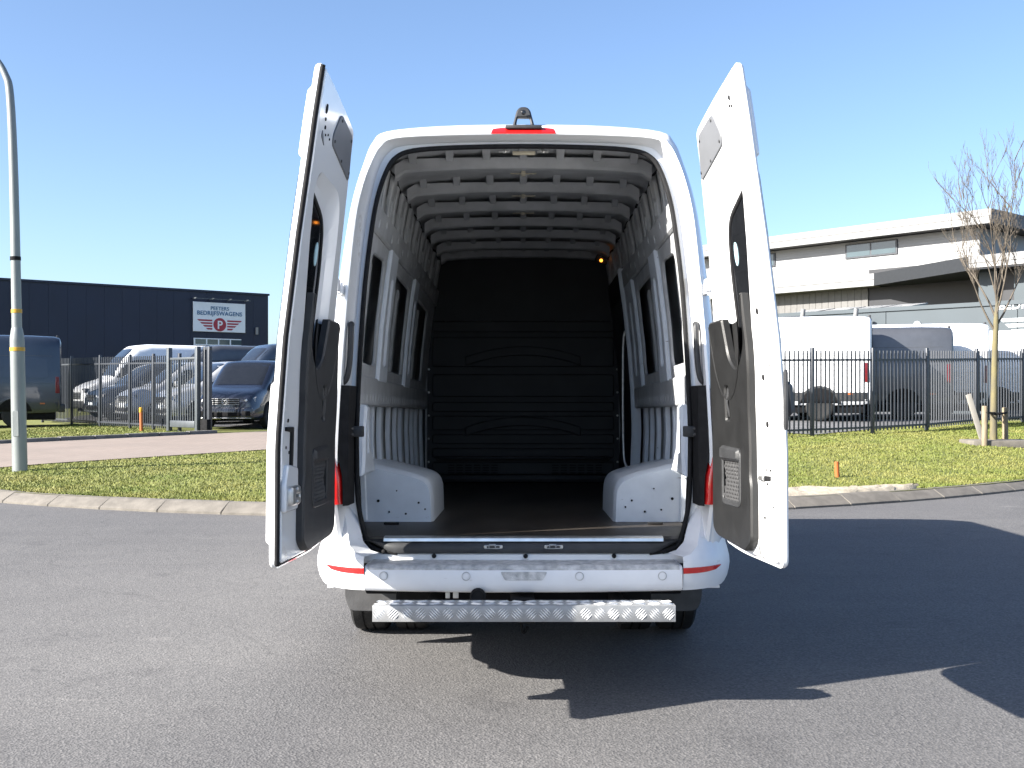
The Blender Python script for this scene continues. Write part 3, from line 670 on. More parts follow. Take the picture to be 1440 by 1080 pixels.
# lit orange interior lamp
m = MB(); plate(m, rnd([(.60, 2.60), (.70, 2.56), (.71, 2.62), (.62, 2.66)], .02), [], 0, .03, lambda u, v, q: Vector((u, 4.0 - q, v)), .006); lamp = m.build('interior_lamp', PLASTIC, VAN)
MB().lathe([(.013, 0), (.013, .006), (.004, .012)], 12, Matrix.Translation((.655, 3.968, 2.602)) @ Matrix.Rotation(math.pi / 2, 4, 'X')).build('bulb', emis('orange_glow', (1.0, .30, .03), 1.6), lamp)
# ------------------------------------------------------------------ rear doors
ZC = [.8, .95, 1.1, 1.25, 1.4, 1.5, 1.6, 1.7, 1.8, 1.9, 2.0, 2.1, 2.2, 2.3, 2.4, 2.5, 2.6]
def rear_door(s):
    if s < 0: H = Vector((-.893, -.18, 0)); d = Vector((-.046, -.9989, 0)); mm = Vector((.9989, -.046, 0))
    else: H = Vector((.894, -.18, 0)); d = Vector((.094, -.9956, 0)); mm = Vector((-.9956, -.094, 0))
    def T(u, v, q): return H + d * u + mm * (q + lean(v)) + Vector((0, 0, v - .0))
    outline = rnd([(0.0, .80, .12), (.06, .735, .1), (.30, .715, .3), (.845, .715, .05), (.85, 1.2, .5), (.85, 2.672, .04), (.50, 2.628, .3), (.20, 2.575, .06), (.175, 2.35, .4), (.09, 1.80, .4), (.0, 1.35, .4)], .02, 7)
    inner = inset(outline, .022)
    hole = rnd([(.245, 1.45, .10), (.585, 1.45, .08), (.645, 1.75, .2), (.705, 2.05, .2), (.738, 2.20, .05), (.69, 2.27, .06), (.31, 2.25, .13), (.255, 2.05, .14)], .1, 8)
    pane = rnd([(.335, 1.47, .08), (.565, 1.47, .08), (.625, 1.75, .2), (.685, 2.05, .2), (.712, 2.17, .04), (.67, 2.225, .06), (.385, 2.135, .10), (.335, 1.95, .10)], .1, 8)
    hole_d = dens(hole, .06); b = bmesh.new()
    def fill(loops, m):
        eds = []
        for lp in loops:
            vs = [b.verts.new((p[0], p[1], m)) for p in lp]; eds += [b.edges.new((vs[i - 1], vs[i])) for i in range(len(vs))]
        bmesh.ops.triangle_fill(b, use_beauty=True, use_dissolve=False, edges=eds)
    def wall(l1, m1, l2, m2):
        A = [b.verts.new((*p, m1)) for p in l1]; B = [b.verts.new((*p, m2)) for p in l2]
        for i in range(len(A)): b.faces.new((A[i - 1], A[i], B[i], B[i - 1]))
    od = dens(outline, .06); idn = inset(od, .020); id2 = inset(od, .026)
    ho = inset(hole_d, -.012)
    fill([id2, ho], 0.0)
    wall(id2, 0, idn, -.004); wall(idn, -.004, inset(od, .018), -.018); wall(inset(od, .018), -.018, od, -.021); wall(od, -.021, od, -.034); wall(od, -.034, inset(od, .005), -.042); wall(inset(od, .005), -.042, inset(od, .014), -.045)
    # funnel down to the pane: same vertex count by parameter matching
    pd = []
    for p in hole_d:
        c = Vector((.49, 1.84)); dr = Vector(p) - c; best = None; N = len(pane)
        for i in range(N):
            a = Vector(pane[i - 1]) - c; e = Vector(pane[i]) - Vector(pane[i - 1]); den = dr.x * e.y - dr.y * e.x
            if abs(den) < 1e-9: continue
            t = (a.x * e.y - a.y * e.x) / den; k = (a.x * dr.y - a.y * dr.x) / den
            if t > 0 and -1e-6 <= k <= 1 + 1e-6: best = c + dr * t
        pd.append(tuple(best) if best is not None else p)
    wall(ho, 0, hole_d, -.006)
    mid = [((a[0] * .55 + q[0] * .45), (a[1] * .55 + q[1] * .45)) for a, q in zip(hole_d, pd)]
    wall(hole_d, -.006, mid, -.028); wall(mid, -.028, pd, -.037); wall(pd, -.037, inset(pd, .004), -.043)
    po = inset(pd, .004); fill([inset(od, .014), po], -.045); wall(po, -.043, po, -.045)
    for c in ZC: bmesh.ops.bisect_plane(b, geom=list(b.verts) + list(b.edges) + list(b.faces), plane_co=(0, c, 0), plane_no=(0, 1, 0), dist=1e-5)
    bmesh.ops.remove_doubles(b, verts=list(b.verts), dist=.0005); bmesh.ops.recalc_face_normals(b, faces=list(b.faces))
    for v in b.verts: v.co = T(v.co.x, v.co.y, v.co.z)
    mb = MB(); mb.add(b); door = mb.build('rear_door', WHITE, VAN, 18)
    door['label'] = ('left' if s < 0 else 'right') + ' rear door of the white van, swung open with black lower trim'
    def part(nm, ol, holes, m0, m1, mt, bev=.004, par=door, sm_=35, back=False):
        m = MB(); plate(m, ol, holes, m0, m1, T, bev, ZC, back); return m.build(nm, mt, par, sm_)
    part('window_pane', inset(pd, -.004), [], -.0445, -.040, TINT, .001, back=True)
    part('outer_window_glass', rnd([(.20, 1.40), (.83, 1.40), (.83, 2.27), (.24, 2.27)], .05), [], -.045, -.0495, TINT, .001)
    part('window_gasket', dens(inset(pd, -.004), .05), [dens(inset(pd, .016), .05)], -.042, -.034, RUBBER, .003)
    part('cover_plate', rnd([(.215, 2.33), (.25, 2.52), (.49, 2.565), (.575, 2.44), (.56, 2.41)] if False else [(.21, 2.335), (.255, 2.525), (.50, 2.560), (.585, 2.45), (.575, 2.41)], .035), [], -.002, .006, COVER, .002)
    for (u, v) in ((.235, 2.37), (.275, 2.50), (.48, 2.535), (.555, 2.43), (.40, 2.385)):
        M = MB(); plate(M, circ(u, v, .007, 8), [], .006, .009, T, .001); M.build('plate_clip', PLASTIC, door)
    # lower trim with notch round the window
    tr = [(.02, .80, .04), (.08, .765, .05), (.52, .745, .03), (.575, .775, .02), (.605, .80, .02), (.605, 1.02, .03), (.59, 1.06, .02), (.60, 1.30, .05), (.635, 1.50, .05), (.64, 1.80, .004), (.612, 1.80, .004), (.60, 1.62, .05), (.56, 1.55, .06), (.47, 1.49, .1), (.36, 1.55, .08), (.325, 1.72, .01), (.115, 1.72, .02), (.06, 1.50, .1), (.02, 1.30, .1)]
    pocket = rnd([(.20, .93), (.46, .93), (.46, 1.155), (.20, 1.155)], .03)
    slot = rnd([(.27, 1.285), (.325, 1.285), (.335, 1.43), (.28, 1.43)], .012)
    trim = part('trim_panel', rnd(tr, .02, 5), [pocket, slot], -.002, .032, PLASTIC_SUN if s > 0 else PLASTIC, .008)
    # scooped bowl below the window
    M = MB(); R = []
    for i in range(17):
        a = math.pi * i / 16; R.append([T(.345 + .22 * math.cos(math.pi - a) * k - .01, 1.70 - .33 * math.sin(a) * k * (1 if k > .5 else 1), .034 - .05 * (1 - k) ** .6) for k in (1.0, .93, .8, .6, .35, .0)])
    M.grid(R); M.build('window_bowl', PLASTIC_SUN if s > 0 else PLASTIC, trim, 60)
    part('pocket_back', inset(pocket, -.002), [], -.004, .006, PLASTIC, .0, trim)
    part('pocket_frame', inset(pocket, -.012), [inset(pocket, .012)], .030, .037, PLASTIC, .003, trim)
    M = MB()
    for k in range(22):                                 # elastic net
        for sg in (-1, 1):
            u0 = .20 + .26 * (k / 11 - .5) ; a = (u0, .935); b_ = (u0 + sg * .13, 1.115)
            pts = []
            for j in range(7):
                u = a[0] + (b_[0] - a[0]) * j / 6; v = a[1] + (b_[1] - a[1]) * j / 6
                if .212 < u < .45: pts.append(T(u, v, .027 + .004 * math.sin(j * 1.5)))
            if len(pts) > 1: M.tube(pts, .0026, 5)
    M.build('net', mat('net_cord', (.06, .06, .062), .7), trim, 60)
    part('pocket_lip', rnd([(.195, 1.11), (.465, 1.11), (.465, 1.165), (.195, 1.175)], .02), [], .03, .05, PLASTIC, .012, trim)
    part('slot_back', inset(slot, -.002), [], -.004, .008, RUBBER, 0, trim)
    M = MB(); M.tube([T(.30, 1.30, .02), T(.305, 1.36, .03), T(.31, 1.42, .02)], .007, 8); M.build('pull_lever', PLASTIC, trim)
    # holes, plugs and hardware of the steel panel
    def plug(u, v, r, mt=RUBBER, nm='plug', ry=None, h=.004):
        M = MB(); plate(M, circ(u, v, r, 14, ry), [], -.001, h, T, .0015); M.build(nm, mt, door, 40)
    if s > 0:
        for (u, v, r) in ((.735, 1.715, .0125), (.735, 1.455, .0125), (.745, 1.27, .0125), (.69, .90, .007)): plug(u, v, r)
        for (u, v, r) in ((.745, 2.555, .010), (.735, 2.525, .006), (.76, 2.518, .006), (.72, 1.09, .005), (.765, 1.09, .005), (.725, 1.035, .005), (.80, .95, .004), (.82, 1.5, .004)): plug(u, v, r)
        part('lock_slot', rnd([(.69, 1.045), (.765, 1.05), (.765, 1.068), (.69, 1.066)], .006), [], 0, .006, RUBBER, .002)
        part('lock_tongue', rnd([(.64, 1.045), (.70, 1.048), (.70, 1.064), (.64, 1.064)], .004), [], 0, .014, STEEL, .003)
        M = MB(); M.tube([T(.66, .745, .006), T(.66, .79, .016), T(.66, .80, .004)], .006, 8); M.build('door_stop', STEEL, door)
    else:
        for (u, v, r) in ((.735, 2.515, .012), (.73, 2.475, .007), (.72, 2.445, .008), (.66, 2.43, .005), (.70, 2.42, .005), (.63, 2.42, .005), (.765, 1.285, .008), (.775, 1.18, .007), (.73, 1.16, .007)): plug(u, v, r, ry=r * 1.6 if r > .01 else None)
        part('lock_rod_guide', rnd([(.69, 1.10), (.72, 1.10), (.72, 1.24), (.80, 1.245), (.80, 1.26), (.69, 1.26)], .008), [], 0, .010, RUBBER, .003)
        lk = part('lock_plate', rnd([(.64, .93), (.83, .93), (.83, 1.045), (.79, 1.115), (.64, 1.10)], .02), [], 0, .018, WHITE, .006)
        part('lock', rnd([(.68, .955), (.81, .955), (.81, 1.03), (.68, 1.03)], .02), [rnd([(.69, .985), (.76, .985), (.76, .997), (.69, .997)], .004)], .018, .040, STEEL, .006, lk)
        for v in (.968, 1.017): part('bolt', circ(.745, v, .009, 8), [], .038, .046, STEEL, .002, lk)
        # wedge pocket and centre seal
        part('wedge_recess', rnd([(.70, 2.375), (.76, 2.40), (.755, 2.43)], .01), [], 0, .003, COVER, .001)
        M = MB(); pth = [T(.842, v, -.012) for v in np.linspace(.735, 2.655, 40)]; M.tube(pth, .010, 8)
        M.tube([T(.842, .735, -.012), T(.6, .735, -.012), T(.3, .737, -.012)], .009, 6); M.build('centre_seal', RUBBER, door, 60)
    # outside: handle on the right door, plate housing on the left
    if s > 0:
        part('handle', rnd([(.70, 1.30), (.835, 1.30), (.842, 1.44), (.70, 1.44)], .03), [], -.04, -.085, PLASTIC, .018)
        M = MB(); M.box(0, .016, -.035, .0, -.115, .115, .012, Matrix.Translation(T(.853, 1.365, -.03)) @ Matrix.Rotation(.0, 4, 'Z')); M.build('handle_grip', PLASTIC, door)
    else:
        part('number_plate_housing', rnd([(.26, 1.02), (.843, .80), (.843, 1.44), (.26, 1.44)], .03), [], -.04, -.058, WHITE, .012)
    part('upper_bulge', rnd([(.25, 2.30), (.843, 2.30), (.843, 2.58), (.5, 2.595), (.25, 2.55)], .03), [], -.04, -.060, WHITE, .012)
    for hz in (1.90,): 
        M = MB(); M.box(-.02, .04, -.02, .006, -.03, .03, .005, Matrix.Translation(T(.02, hz, -.02)) @ Matrix.Rotation(math.atan2(d.y, d.x), 4, 'Z')); M.build('hinge_leaf', WHITE, door)
    # clear sticker disc on the pane
    part('sticker', circ(.43, 1.985, .024, 20, .05), [], -.040, -.0375, mat('pale_blue_disc', (.42, .62, .68), .4), .0005)
    return door
rear_door(-1); rear_door(1)
# ------------------------------------------------------------------ underneath
step = empty('footstep', (0, -.30, .46)); step.parent = VAN; step.name = 'footstep'
mpS = lambda u, v, q: Vector((u, v, q))
m = MB(); zt = .153 - .152
def sadd(nm, mbx, mt, sm_=30):
    o = mbx.build(nm, mt, step, sm_); return o
X0, X1 = -.648, .662
ol = [(X0, -.005), (X1, -.005), (X1, .03), (X1 - .045, .13), (.03, .13), (.01, .10), (-.06, .10), (-.08, .13), (X0 + .05, .13), (X0, .03)]
m = MB(); plate(m, ol, [], -.006, .0, mpS, .002); 
b = m
b.box(X0, X1, -.010, -.004, -.071, -.001, .002)
b.box(X0, X0 + .004, -.008, .05, -.07, -.001, .001); b.box(X1 - .004, X1, -.008, .05, -.07, -.001, .001)
sadd('tread_plate', b, ALU_ROUGH)
m = MB()
def ridge(cx, cy, ang, L, front):
    ca, sa = math.cos(ang), math.sin(ang); wv = .0032; h = .0042
    P = [(-L, 0), (0, -wv), (L, 0), (0, wv)]
    vs = []
    for a, c in P:
        u, v = cx + a * ca - c * sa, cy + a * sa + c * ca
        vs.append((u, -.0101, v) if front else (u, v, .0001))
    u, v = cx, cy; vs.append((u, -.0101 - h, v) if front else (u, v, h)); m.faces(vs, [(0, 1, 4), (1, 2, 4), (2, 3, 4), (3, 0, 4)])
nx = 22
for front in (True, False):
    for j in range(1 if front else 2):
        for i in range(nx):
            cx = X0 + .03 + i * .0595 + (.0297 if False else 0); cy = -.036 if front else (.030 + j * .058)
            if not front and (cy > .1 and (-.1 < cx < .05 or cx < X0 + .05 or cx > X1 - .05)): continue
            ang = math.pi / 4 if (i + j) % 2 else -math.pi / 4
            for k in range(-2, 3):
                off = k * .0098; ridge(cx - math.sin(ang) * off, cy + math.cos(ang) * off, ang, .027 - .004 * abs(k), front)
tag(m.build('tread_pattern', ALU_RIDGE, step, None, recalc=False), kind='stuff')
step.location = (-.005, -.462, .485)
m = MB()
for X in (-.42, .02, .44): MB().box(X - .03, X + .03, -.44, .3, .40, .455, .006).build('step_bracket', CHASSIS, VAN)
m.box(-.06, .05, -.36, -.10, .44, .475, .004); m.build('tow_bar_head', CHASSIS, VAN)
m = MB(); m.box(-.62, .62, .12, .20, .37, .47, .01); m.box(-.8, .8, .35, .42, .40, .52, .01)
for X in (-.45, .45): m.box(X - .05, X + .05, .2, 5.4, .42, .56, .01)
m.box(-.95, .95, .1, 6.4, .56, .60, .01); m.box(-.62, -.25, .45, 1.0, .36, .54, .05); m.build('chassis_frame', CHASSIS, VAN)
MB().tube([(.35, .5, .36), (.35, 2.6, .38)], .045, 12).build('exhaust', CHASSIS, VAN, 60)
M = Matrix.Translation((-.207, -.215, .485)) @ Matrix.Rotation(math.pi / 2, 4, 'X')
MB().lathe([(.022, -.08), (.022, 0), (.036, .0), (.037, .022), (.03, .03), (.028, .022), (.012, .022)], 18, M).build('tow_socket', RUBBER, VAN)
MB().box(-.36, -.34, -.15, -.14, .462, .49, .002).box(-.325, -.30, -.15, -.14, .462, .49, .002).build('cable_clip', mat('clip_white', (.6, .58, .52), .6), VAN)
MB().tube(catmull([(-.02, -.1, .43), (-.01, -.14, .34), (.0, -.14, .30), (.02, -.13, .33)], 3), .007, 6).build('safety_hook', CHASSIS, VAN, 60)
def wheel(x, y, zc, par, r=.345, w=.20, out=1, rim=RIM, nm='wheel', spokes=8):
    M = Matrix.Translation((x, y, zc)) @ Matrix.Rotation(math.pi / 2 * out, 4, 'Y')
    h = w / 2
    t = MB().lathe([(r * .62, -h * .9), (r * .75, -h), (r * .93, -h * .95), (r * .985, -h * .8), (r, -h * .5), (r, -h * .3), (r * .975, -h * .27), (r * .975, -h * .2), (r, -h * .17), (r, h * .17), (r * .975, h * .2), (r * .975, h * .27), (r, h * .3), (r, h * .5), (r * .985, h * .8), (r * .93, h * .95), (r * .75, h), (r * .62, h * .9)], 32, M).build('tyre', TYRE, par, 35)
    mb = MB().lathe([(r * .63, h * .2), (r * .64, h * .86), (r * .60, h * .88), (r * .57, h * .5), (r * .2, h * .62), (r * .17, h * .78), (r * .05, h * .8)], 32, M)
    for k in range(spokes): mb.box(r * .12, r * .6, -.02, .02, h * .5, h * .72, .004, M @ Matrix.Rotation(k * 2 * math.pi / spokes, 4, 'Z'))
    mb.build('rim', rim, t, 35)
for s in (-1, 1):
    wheel(s * .895, 1.38, .345 + .029, VAN, w=.215, out=s); wheel(s * .655, 1.38, .345 + .029, VAN, w=.2, out=s); wheel(s * .88, 5.65, .345 + .12, VAN, out=s)
    m = MB(); plate(m, rnd([(.63, .56), (.985, .56), (.985, .30), (.955, .228), (.70, .225), (.63, .30)], .05), [], 0, .012, lambda u, v, q, s=s: Vector((s * u, .86 - q - (.56 - v) * .05, v)), .004, back=True); m.build('mud_flap', FLAP, VAN)
    m = MB(); m.box(s * .83 - .11, s * .83 + .11, .05, .9, .478, .492, .003); m.build('splash_panel', BUMPER_W, VAN)
    # cab side glass and mirror
    m = MB(); R = []
    for k in range(7):
        z = 1.5 + .62 * k / 6; q = (z - 1.5) / .62; R.append([(s * (lerp([(p[1], p[0]) for p in O_f[:9]], z) + .004), y, z) for y in np.linspace(4.1, 5.45 - q * .75, 6)])
    m.grid(R); m.build('cab_window', TINT, VAN, 60)
    m = MB(); m.box(s * 1.17 - .1, s * 1.17 + .1, 5.28, 5.40, 1.45, 1.82, .04); m.box(min(s * .98, s * 1.1), max(s * .98, s * 1.1), 5.3, 5.36, 1.5, 1.56, .01); m.build('mirror', PLASTIC, VAN, 40)
    m = MB(); m.box(s * .72 - .12, s * .72 + .12, 6.55, 6.74, .95, 1.15, .04); m.build('headlight', CLEAR, VAN, 40)
m = MB(); R = []
for t in range(7):
    q = t / 6; y = 5.0 + .92 * q; zt = 2.66 - 1.15 * q + .012
    R.append([(x * (.62 + .2 * q) / .62, y + .02, zt - .12 * (abs(x) / .62) ** 3 * (1 - .4 * q) + .01) for x in np.linspace(-.6, .6, 11)])
m.grid(R); m.build('windscreen', TINT, VAN, 60)

# ------------------------------------------------------------------ parked vehicles
SEC = [(.93, 0), (.985, .05), (1.0, .16), (1.0, .34), (.985, .46), (.955, .60), (.905, .80), (.865, .90), (.80, .955), (.68, .985), (.4, .997), (0, 1.0)]
SECP = catmull(SEC, 3)
class Veh:
    """A road vehicle lofted from stations (y from rear, underside z, top z, half width); patches lie on its skin."""
    def __init__(s, stations): s.st = stations; s.L = stations[-1][0]
    def par(s, y):
        st = s.st
        if y <= st[0][0]: return st[0][1:]
        for a, b in zip(st, st[1:]):
            if y <= b[0]:
                k = (y - a[0]) / (b[0] - a[0]); return tuple(a[i] + (b[i] - a[i]) * k for i in (1, 2, 3))
        return st[-1][1:]
    def pt(s, y, z=None, t=None, side=1, off=0.0):
        zb, zt, hw = s.par(y)
        if t is None: t = (z - zb) / (zt - zb); fx = lerp([(b, a) for a, b in SEC], t); return Vector((side * (fx * hw + off), y, z))
    def body(s, m, root):
        mb = MB(); R = []
        for y, zb, zt, hw in s.st:
            P = [(a * hw, zb + b * (zt - zb)) for a, b in SECP]; R.append([(-x, y, z) for x, z in P] + [(x, y, z) for x, z in P[::-1][1:]])
        RR = mb.grid(R); mb.bm.faces.new(RR[0]); mb.bm.faces.new(RR[-1][::-1])
        return mb.build('body', m, root, 32)
    def side(s, nm, poly, m, root, side, th=.006, step=.12):
        mb = MB(); plate(mb, poly, [], -.01, th, lambda u, v, q: s.pt(u, z=v, side=side, off=q), .002, [z * .1 for z in range(3, 30)], step=step); return mb.build(nm, m, root, 40)
    def top(s, nm, y0, y1, f0, f1, m, root, off=.006):      # patch over the top between stations
        mb = MB(); R = []
        for i in range(9):
            y = y0 + (y1 - y0) * i / 8; zb, zt, hw = s.par(y); f = f0 + (f1 - f0) * i / 8
            R.append([(x * hw, y + off * .7, zb + lerp([(a, b) for a, b in SEC[::-1]], abs(x)) * (zt - zb) + off) for x in np.linspace(-f, f, 13)])
        mb.grid(R); return mb.build(nm, m, root, 60)
def mirror2(p, s): return p
def cargo_van(label, pos, head, paint, group, L=5.9, h=2.65, trim=None, detail=True, rims=RIM, scale=1.0):
    root = empty('parked_van', pos, math.atan2(head[1], head[0]) - math.pi / 2); root.scale = (scale,) * 3
    tag(root, label, 'van', group)
    k = h / 2.65; trim = trim or PLASTIC
    v = Veh([(0, .50, h - .10, .90), (.04, .46, h - .04, .955), (.18, .42, h, .99), (.8, .40, h + .02, 1.0), (L - 2.4, .40, h + .02, 1.0), (L - 1.95, .40, h - .04, .995), (L - 1.75, .40, h - .18, .99), (L - 1.4, .40, 1.5 + (h - 1.5) * .55, .985), (L - 1.05, .40, 1.52, .98), (L - .9, .40, 1.40, .975), (L - .45, .38, 1.26, .955), (L - .12, .36, 1.10, .90), (L - .03, .36, .98, .85), (L, .40, .90, .80)])
    v.body(paint, root)
    MB().box(-.86, .86, .15, L - .25, .20, .47, .02).build('underbody', CHASSIS, root)
    for s in (-1, 1):
        v.side('cab_window', rnd([(L - 2.35, 1.48), (L - 1.12, 1.42), (L - 1.50, 1.98 * k), (L - 1.85, 2.08 * k), (L - 2.35, 2.08 * k)], .05), TINT, root, s)
        v.side('lower_cladding', [(.10, .50), (L - .5, .50), (L - .5, .72), (.10, .72)], trim, root, s, .012)
        v.side('tail_light', rnd([(.05, .98), (.17, .98), (.16, 1.46), (.07, 1.46)], .02), RED_D if s < 0 else RED, root, s, .014)
        v.side('waist_moulding', [(.25, 1.27), (L - 2.4, 1.27), (L - 2.4, 1.295), (.25, 1.295)], paint, root, s, .010)
        v.side('roof_seam', [(.25, 2.05 * k), (L - 2.5, 2.05 * k), (L - 2.5, 2.062 * k), (.25, 2.062 * k)], PLASTIC, root, s, .002)
        v.side('side_marker', [(.45, .66), (.58, .66), (.58, .70), (.45, .70)], ORANGE, root, s, .018)
        v.side('side_panel_pressing', rnd([(.35, 1.42), (1.9, 1.42), (1.9, 1.98 * k), (.40, 1.98 * k)], .10), paint, root, s, .010)
        v.side('side_panel_pressing', rnd([(2.1, 1.42), (L - 2.5, 1.42), (L - 2.5, 1.98 * k), (2.1, 1.98 * k)], .10), paint, root, s, .010)
        v.side('door_seam', [(L - 2.42, .75), (L - 2.408, .75), (L - 2.408, 2.05 * k), (L - 2.42, 2.05 * k)], PLASTIC, root, s, .002)
        for y in (1.25, L - .95):
            v.side('wheel_arch', [(y + .47 * math.cos(a), max(.45, .36 + .47 * math.sin(a))) for a in np.linspace(0, math.pi, 13)], CHASSIS, root, s, .014)
            v.side('arch_lip', [(y + .53 * math.cos(a), max(.42, .36 + .53 * math.sin(a))) for a in np.linspace(0, math.pi, 13)] + [(y + .47 * math.cos(a), max(.42, .36 + .47 * math.sin(a))) for a in np.linspace(math.pi, 0, 13)], paint if trim is not PLASTIC else trim, root, s, .02)
            wheel(s * .865, y, .345, root, w=.21, out=s, rim=rims)
        m = MB(); m.box(s * 1.12 - .09, s * 1.12 + .09, L - 1.32, L - 1.22, 1.42, 1.78, .035); m.box(min(s * .93, s * 1.06), max(s * .93, s * 1.06), L - 1.3, L - 1.24, 1.46, 1.52, .01); m.build('mirror', PLASTIC, root, 40)
        m = MB(); m.box(s * .68 - .15, s * .68 + .15, L - .22, L - .035, .86, 1.04, .05); m.build('headlight', CLEAR, root, 40)
    v.top('windscreen', L - 1.78, L - 1.02, .80, .84, TINT, root)
    m = MB(); m.box(-.5, .5, L - .06, L + .012, .64, .90, .03); g = m.build('grille', PLASTIC, root, 40)
    for z in (.70, .77, .84): MB().box(-.46, .46, L + .008, L + .022, z - .008, z + .008, .003).build('grille_bar', RIM, g)
    m = MB(); m.box(-.84, .84, L - .18, L + .03, .34, .60, .06); m.build('front_bumper', PLASTIC if trim is PLASTIC else paint, root, 40)
    m = MB(); m.box(-.93, .93, -.10, .1, .42, .66, .04); m.build('rear_bumper', PLASTIC, root, 40)
    m = MB(); m.box(-.03, .03, .02, .10, h - .07, h + .05, .012); m.box(-.12, .12, .0, .05, h - .08, h - .05, .01); m.build('high_brake_light', PLASTIC, root, 40)
    m = MB(); m.box(-.005, .005, -.014, .0, .6, h - .2, .002); m.build('rear_door_seam', PLASTIC, root)
    return root, v
def people_van(label, pos, head, paint, group, emblem=False, plate_col=None):
    L, h = 4.9, 1.96
    root = empty('parked_car', pos, math.atan2(head[1], head[0]) - math.pi / 2); tag(root, label, 'van', group)
    v = Veh([(0, .45, 1.80, .86), (.05, .36, 1.90, .90), (.25, .30, 1.95, .94), (1, .28, h, .95), (2.5, .28, h, .95), (3.0, .28, 1.93, .95), (3.25, .28, 1.80, .95), (3.75, .28, 1.40, .95), (4.0, .28, 1.20, .945), (4.15, .28, 1.15, .94), (4.55, .27, 1.06, .91), (4.80, .26, .94, .84), (4.88, .28, .84, .80), (L, .32, .76, .76)])
    v.body(paint, root)
    for s in (-1, 1):
        v.side('side_window', rnd([(2.95, 1.15), (3.70, 1.13), (3.20, 1.66), (2.95, 1.70)], .03), TINT, root, s)
        v.side('side_window', rnd([(1.75, 1.15), (2.88, 1.15), (2.88, 1.70), (1.75, 1.72)], .04), TINT, root, s)
        v.side('side_window', rnd([(.3, 1.18), (1.68, 1.15), (1.68, 1.72), (.4, 1.70)], .05), TINT, root, s)
        v.side('sill', [(.6, .32), (4.2, .32), (4.2, .42), (.6, .42)], PLASTIC, root, s, .012)
        for y in (.95, 3.98):
            v.side('wheel_arch', [(y + .42 * math.cos(a), max(.33, .34 + .42 * math.sin(a))) for a in np.linspace(0, math.pi, 13)], CHASSIS, root, s, .012)
            wheel(s * .855, y, .335, root, r=.335, w=.2, out=s, rim=RIM_D if paint is BLACKP else RIM, spokes=10)
        m = MB(); m.box(s * 1.03 - .1, s * 1.03 + .1, 3.42, 3.56, 1.14, 1.32, .04); m.build('mirror', paint, root, 40)
        hl = MB(); R = []
        for i in range(6):                              # headlamp sweeping round the corner
            t = i / 5; x = .40 + .42 * t; yy = L - .02 - .02 * t - .16 * t ** 3; R.append([(s * x, yy - .05, .70 + .05 * t), (s * x, yy + .012, .705 + .05 * t), (s * x, yy + .0, .80 + .06 * t), (s * x, yy - .06, .83 + .06 * t)])
        hl.grid(R); o = hl.build('headlight', CLEAR, root, 40)
        MB().lathe([(.035, 0), (.03, .01), (.01, .012)], 12, Matrix.Translation((s * .62, L + .0, .79)) @ Matrix.Rotation(-math.pi / 2, 4, 'X')).build('lamp', SIGNW, o)
        v.side('tail_light', rnd([(.04, .95), (.14, .95), (.13, 1.6), (.05, 1.6)], .02), RED, root, s, .01)
        m = MB(); m.box(s * .62 - .13, s * .62 + .13, L - .05, L + .035, .36, .50, .02); m.build('fog_intake', CHASSIS, root, 40)
    v.top('windscreen', 3.10, 3.95, .80, .90, TINT, root)
    m = MB(); m.box(-.42, .42, L - .04, L + .010, .66, .84, .015); g = m.build('grille', CHASSIS, root)
    for z in (.68, .73, .78, .83): MB().box(-.42, .42, L + .008, L + .022, z - .006, z + .006, .002).build('grille_bar', RIM, g)
    m = MB(); m.box(-.80, .80, L - .16, L + .03, .26, .62, .07); fb = m.build('front_bumper', paint, root, 40)
    MB().box(-.45, .45, L + .02, L + .036, .34, .46, .01).build('lower_intake', CHASSIS, fb)
    MB().box(-.78, .78, L + .02, L + .042, .29, .305, .005).build('bumper_trim', RIM, fb)
    if plate_col:
        m = MB(); m.box(-.26, .26, L + .028, L + .042, .50, .60, .006); m.build('number_plate', plate_col, fb)
    if emblem:                                          # round badge with stacked V and W
        ry = L + .024; m = MB(); m.tube([(.085 * math.cos(a), ry, .755 + .085 * math.sin(a)) for a in np.linspace(0, 2 * math.pi, 25)[:-1]], .008, 6, closed=True)
        for q in (((-.045, .825), (0, .765), (.045, .825)), ((-.072, .79), (-.035, .69), (0, .75), (.035, .69), (.072, .79))): m.tube([(a, ry, b) for a, b in q], .0075, 6)
        m.build('badge', RIM, g, 60)
    return root
WHITEV = mat('van_white', (0.74, 0.75, 0.77), 0.3, var=0.02, coat=0.4)
GREYV = mat('van_graphite', (0.075, 0.08, 0.092), 0.3, 0.3, var=0.05, coat=0.5)
NAVYV = mat('van_blue_grey', (0.030, 0.042, 0.065), 0.25, 0.3, var=0.05, coat=0.6)
SILVERV = mat('car_silver', (0.5, 0.5, 0.5), 0.3, 0.6, var=0.04, coat=0.5)
BLACKP = mat('car_black', (0.008, 0.010, 0.018), 0.18, 0.0, var=0.05, coat=0.9)
YPL = mat('yellow_plate', (0.56, 0.35, 0.014), 0.5, var=.03)
def gpos(px, Y, ref=0.0): X = at(px, Y); return Vector((X, Y, gz(X, Y) + .021))
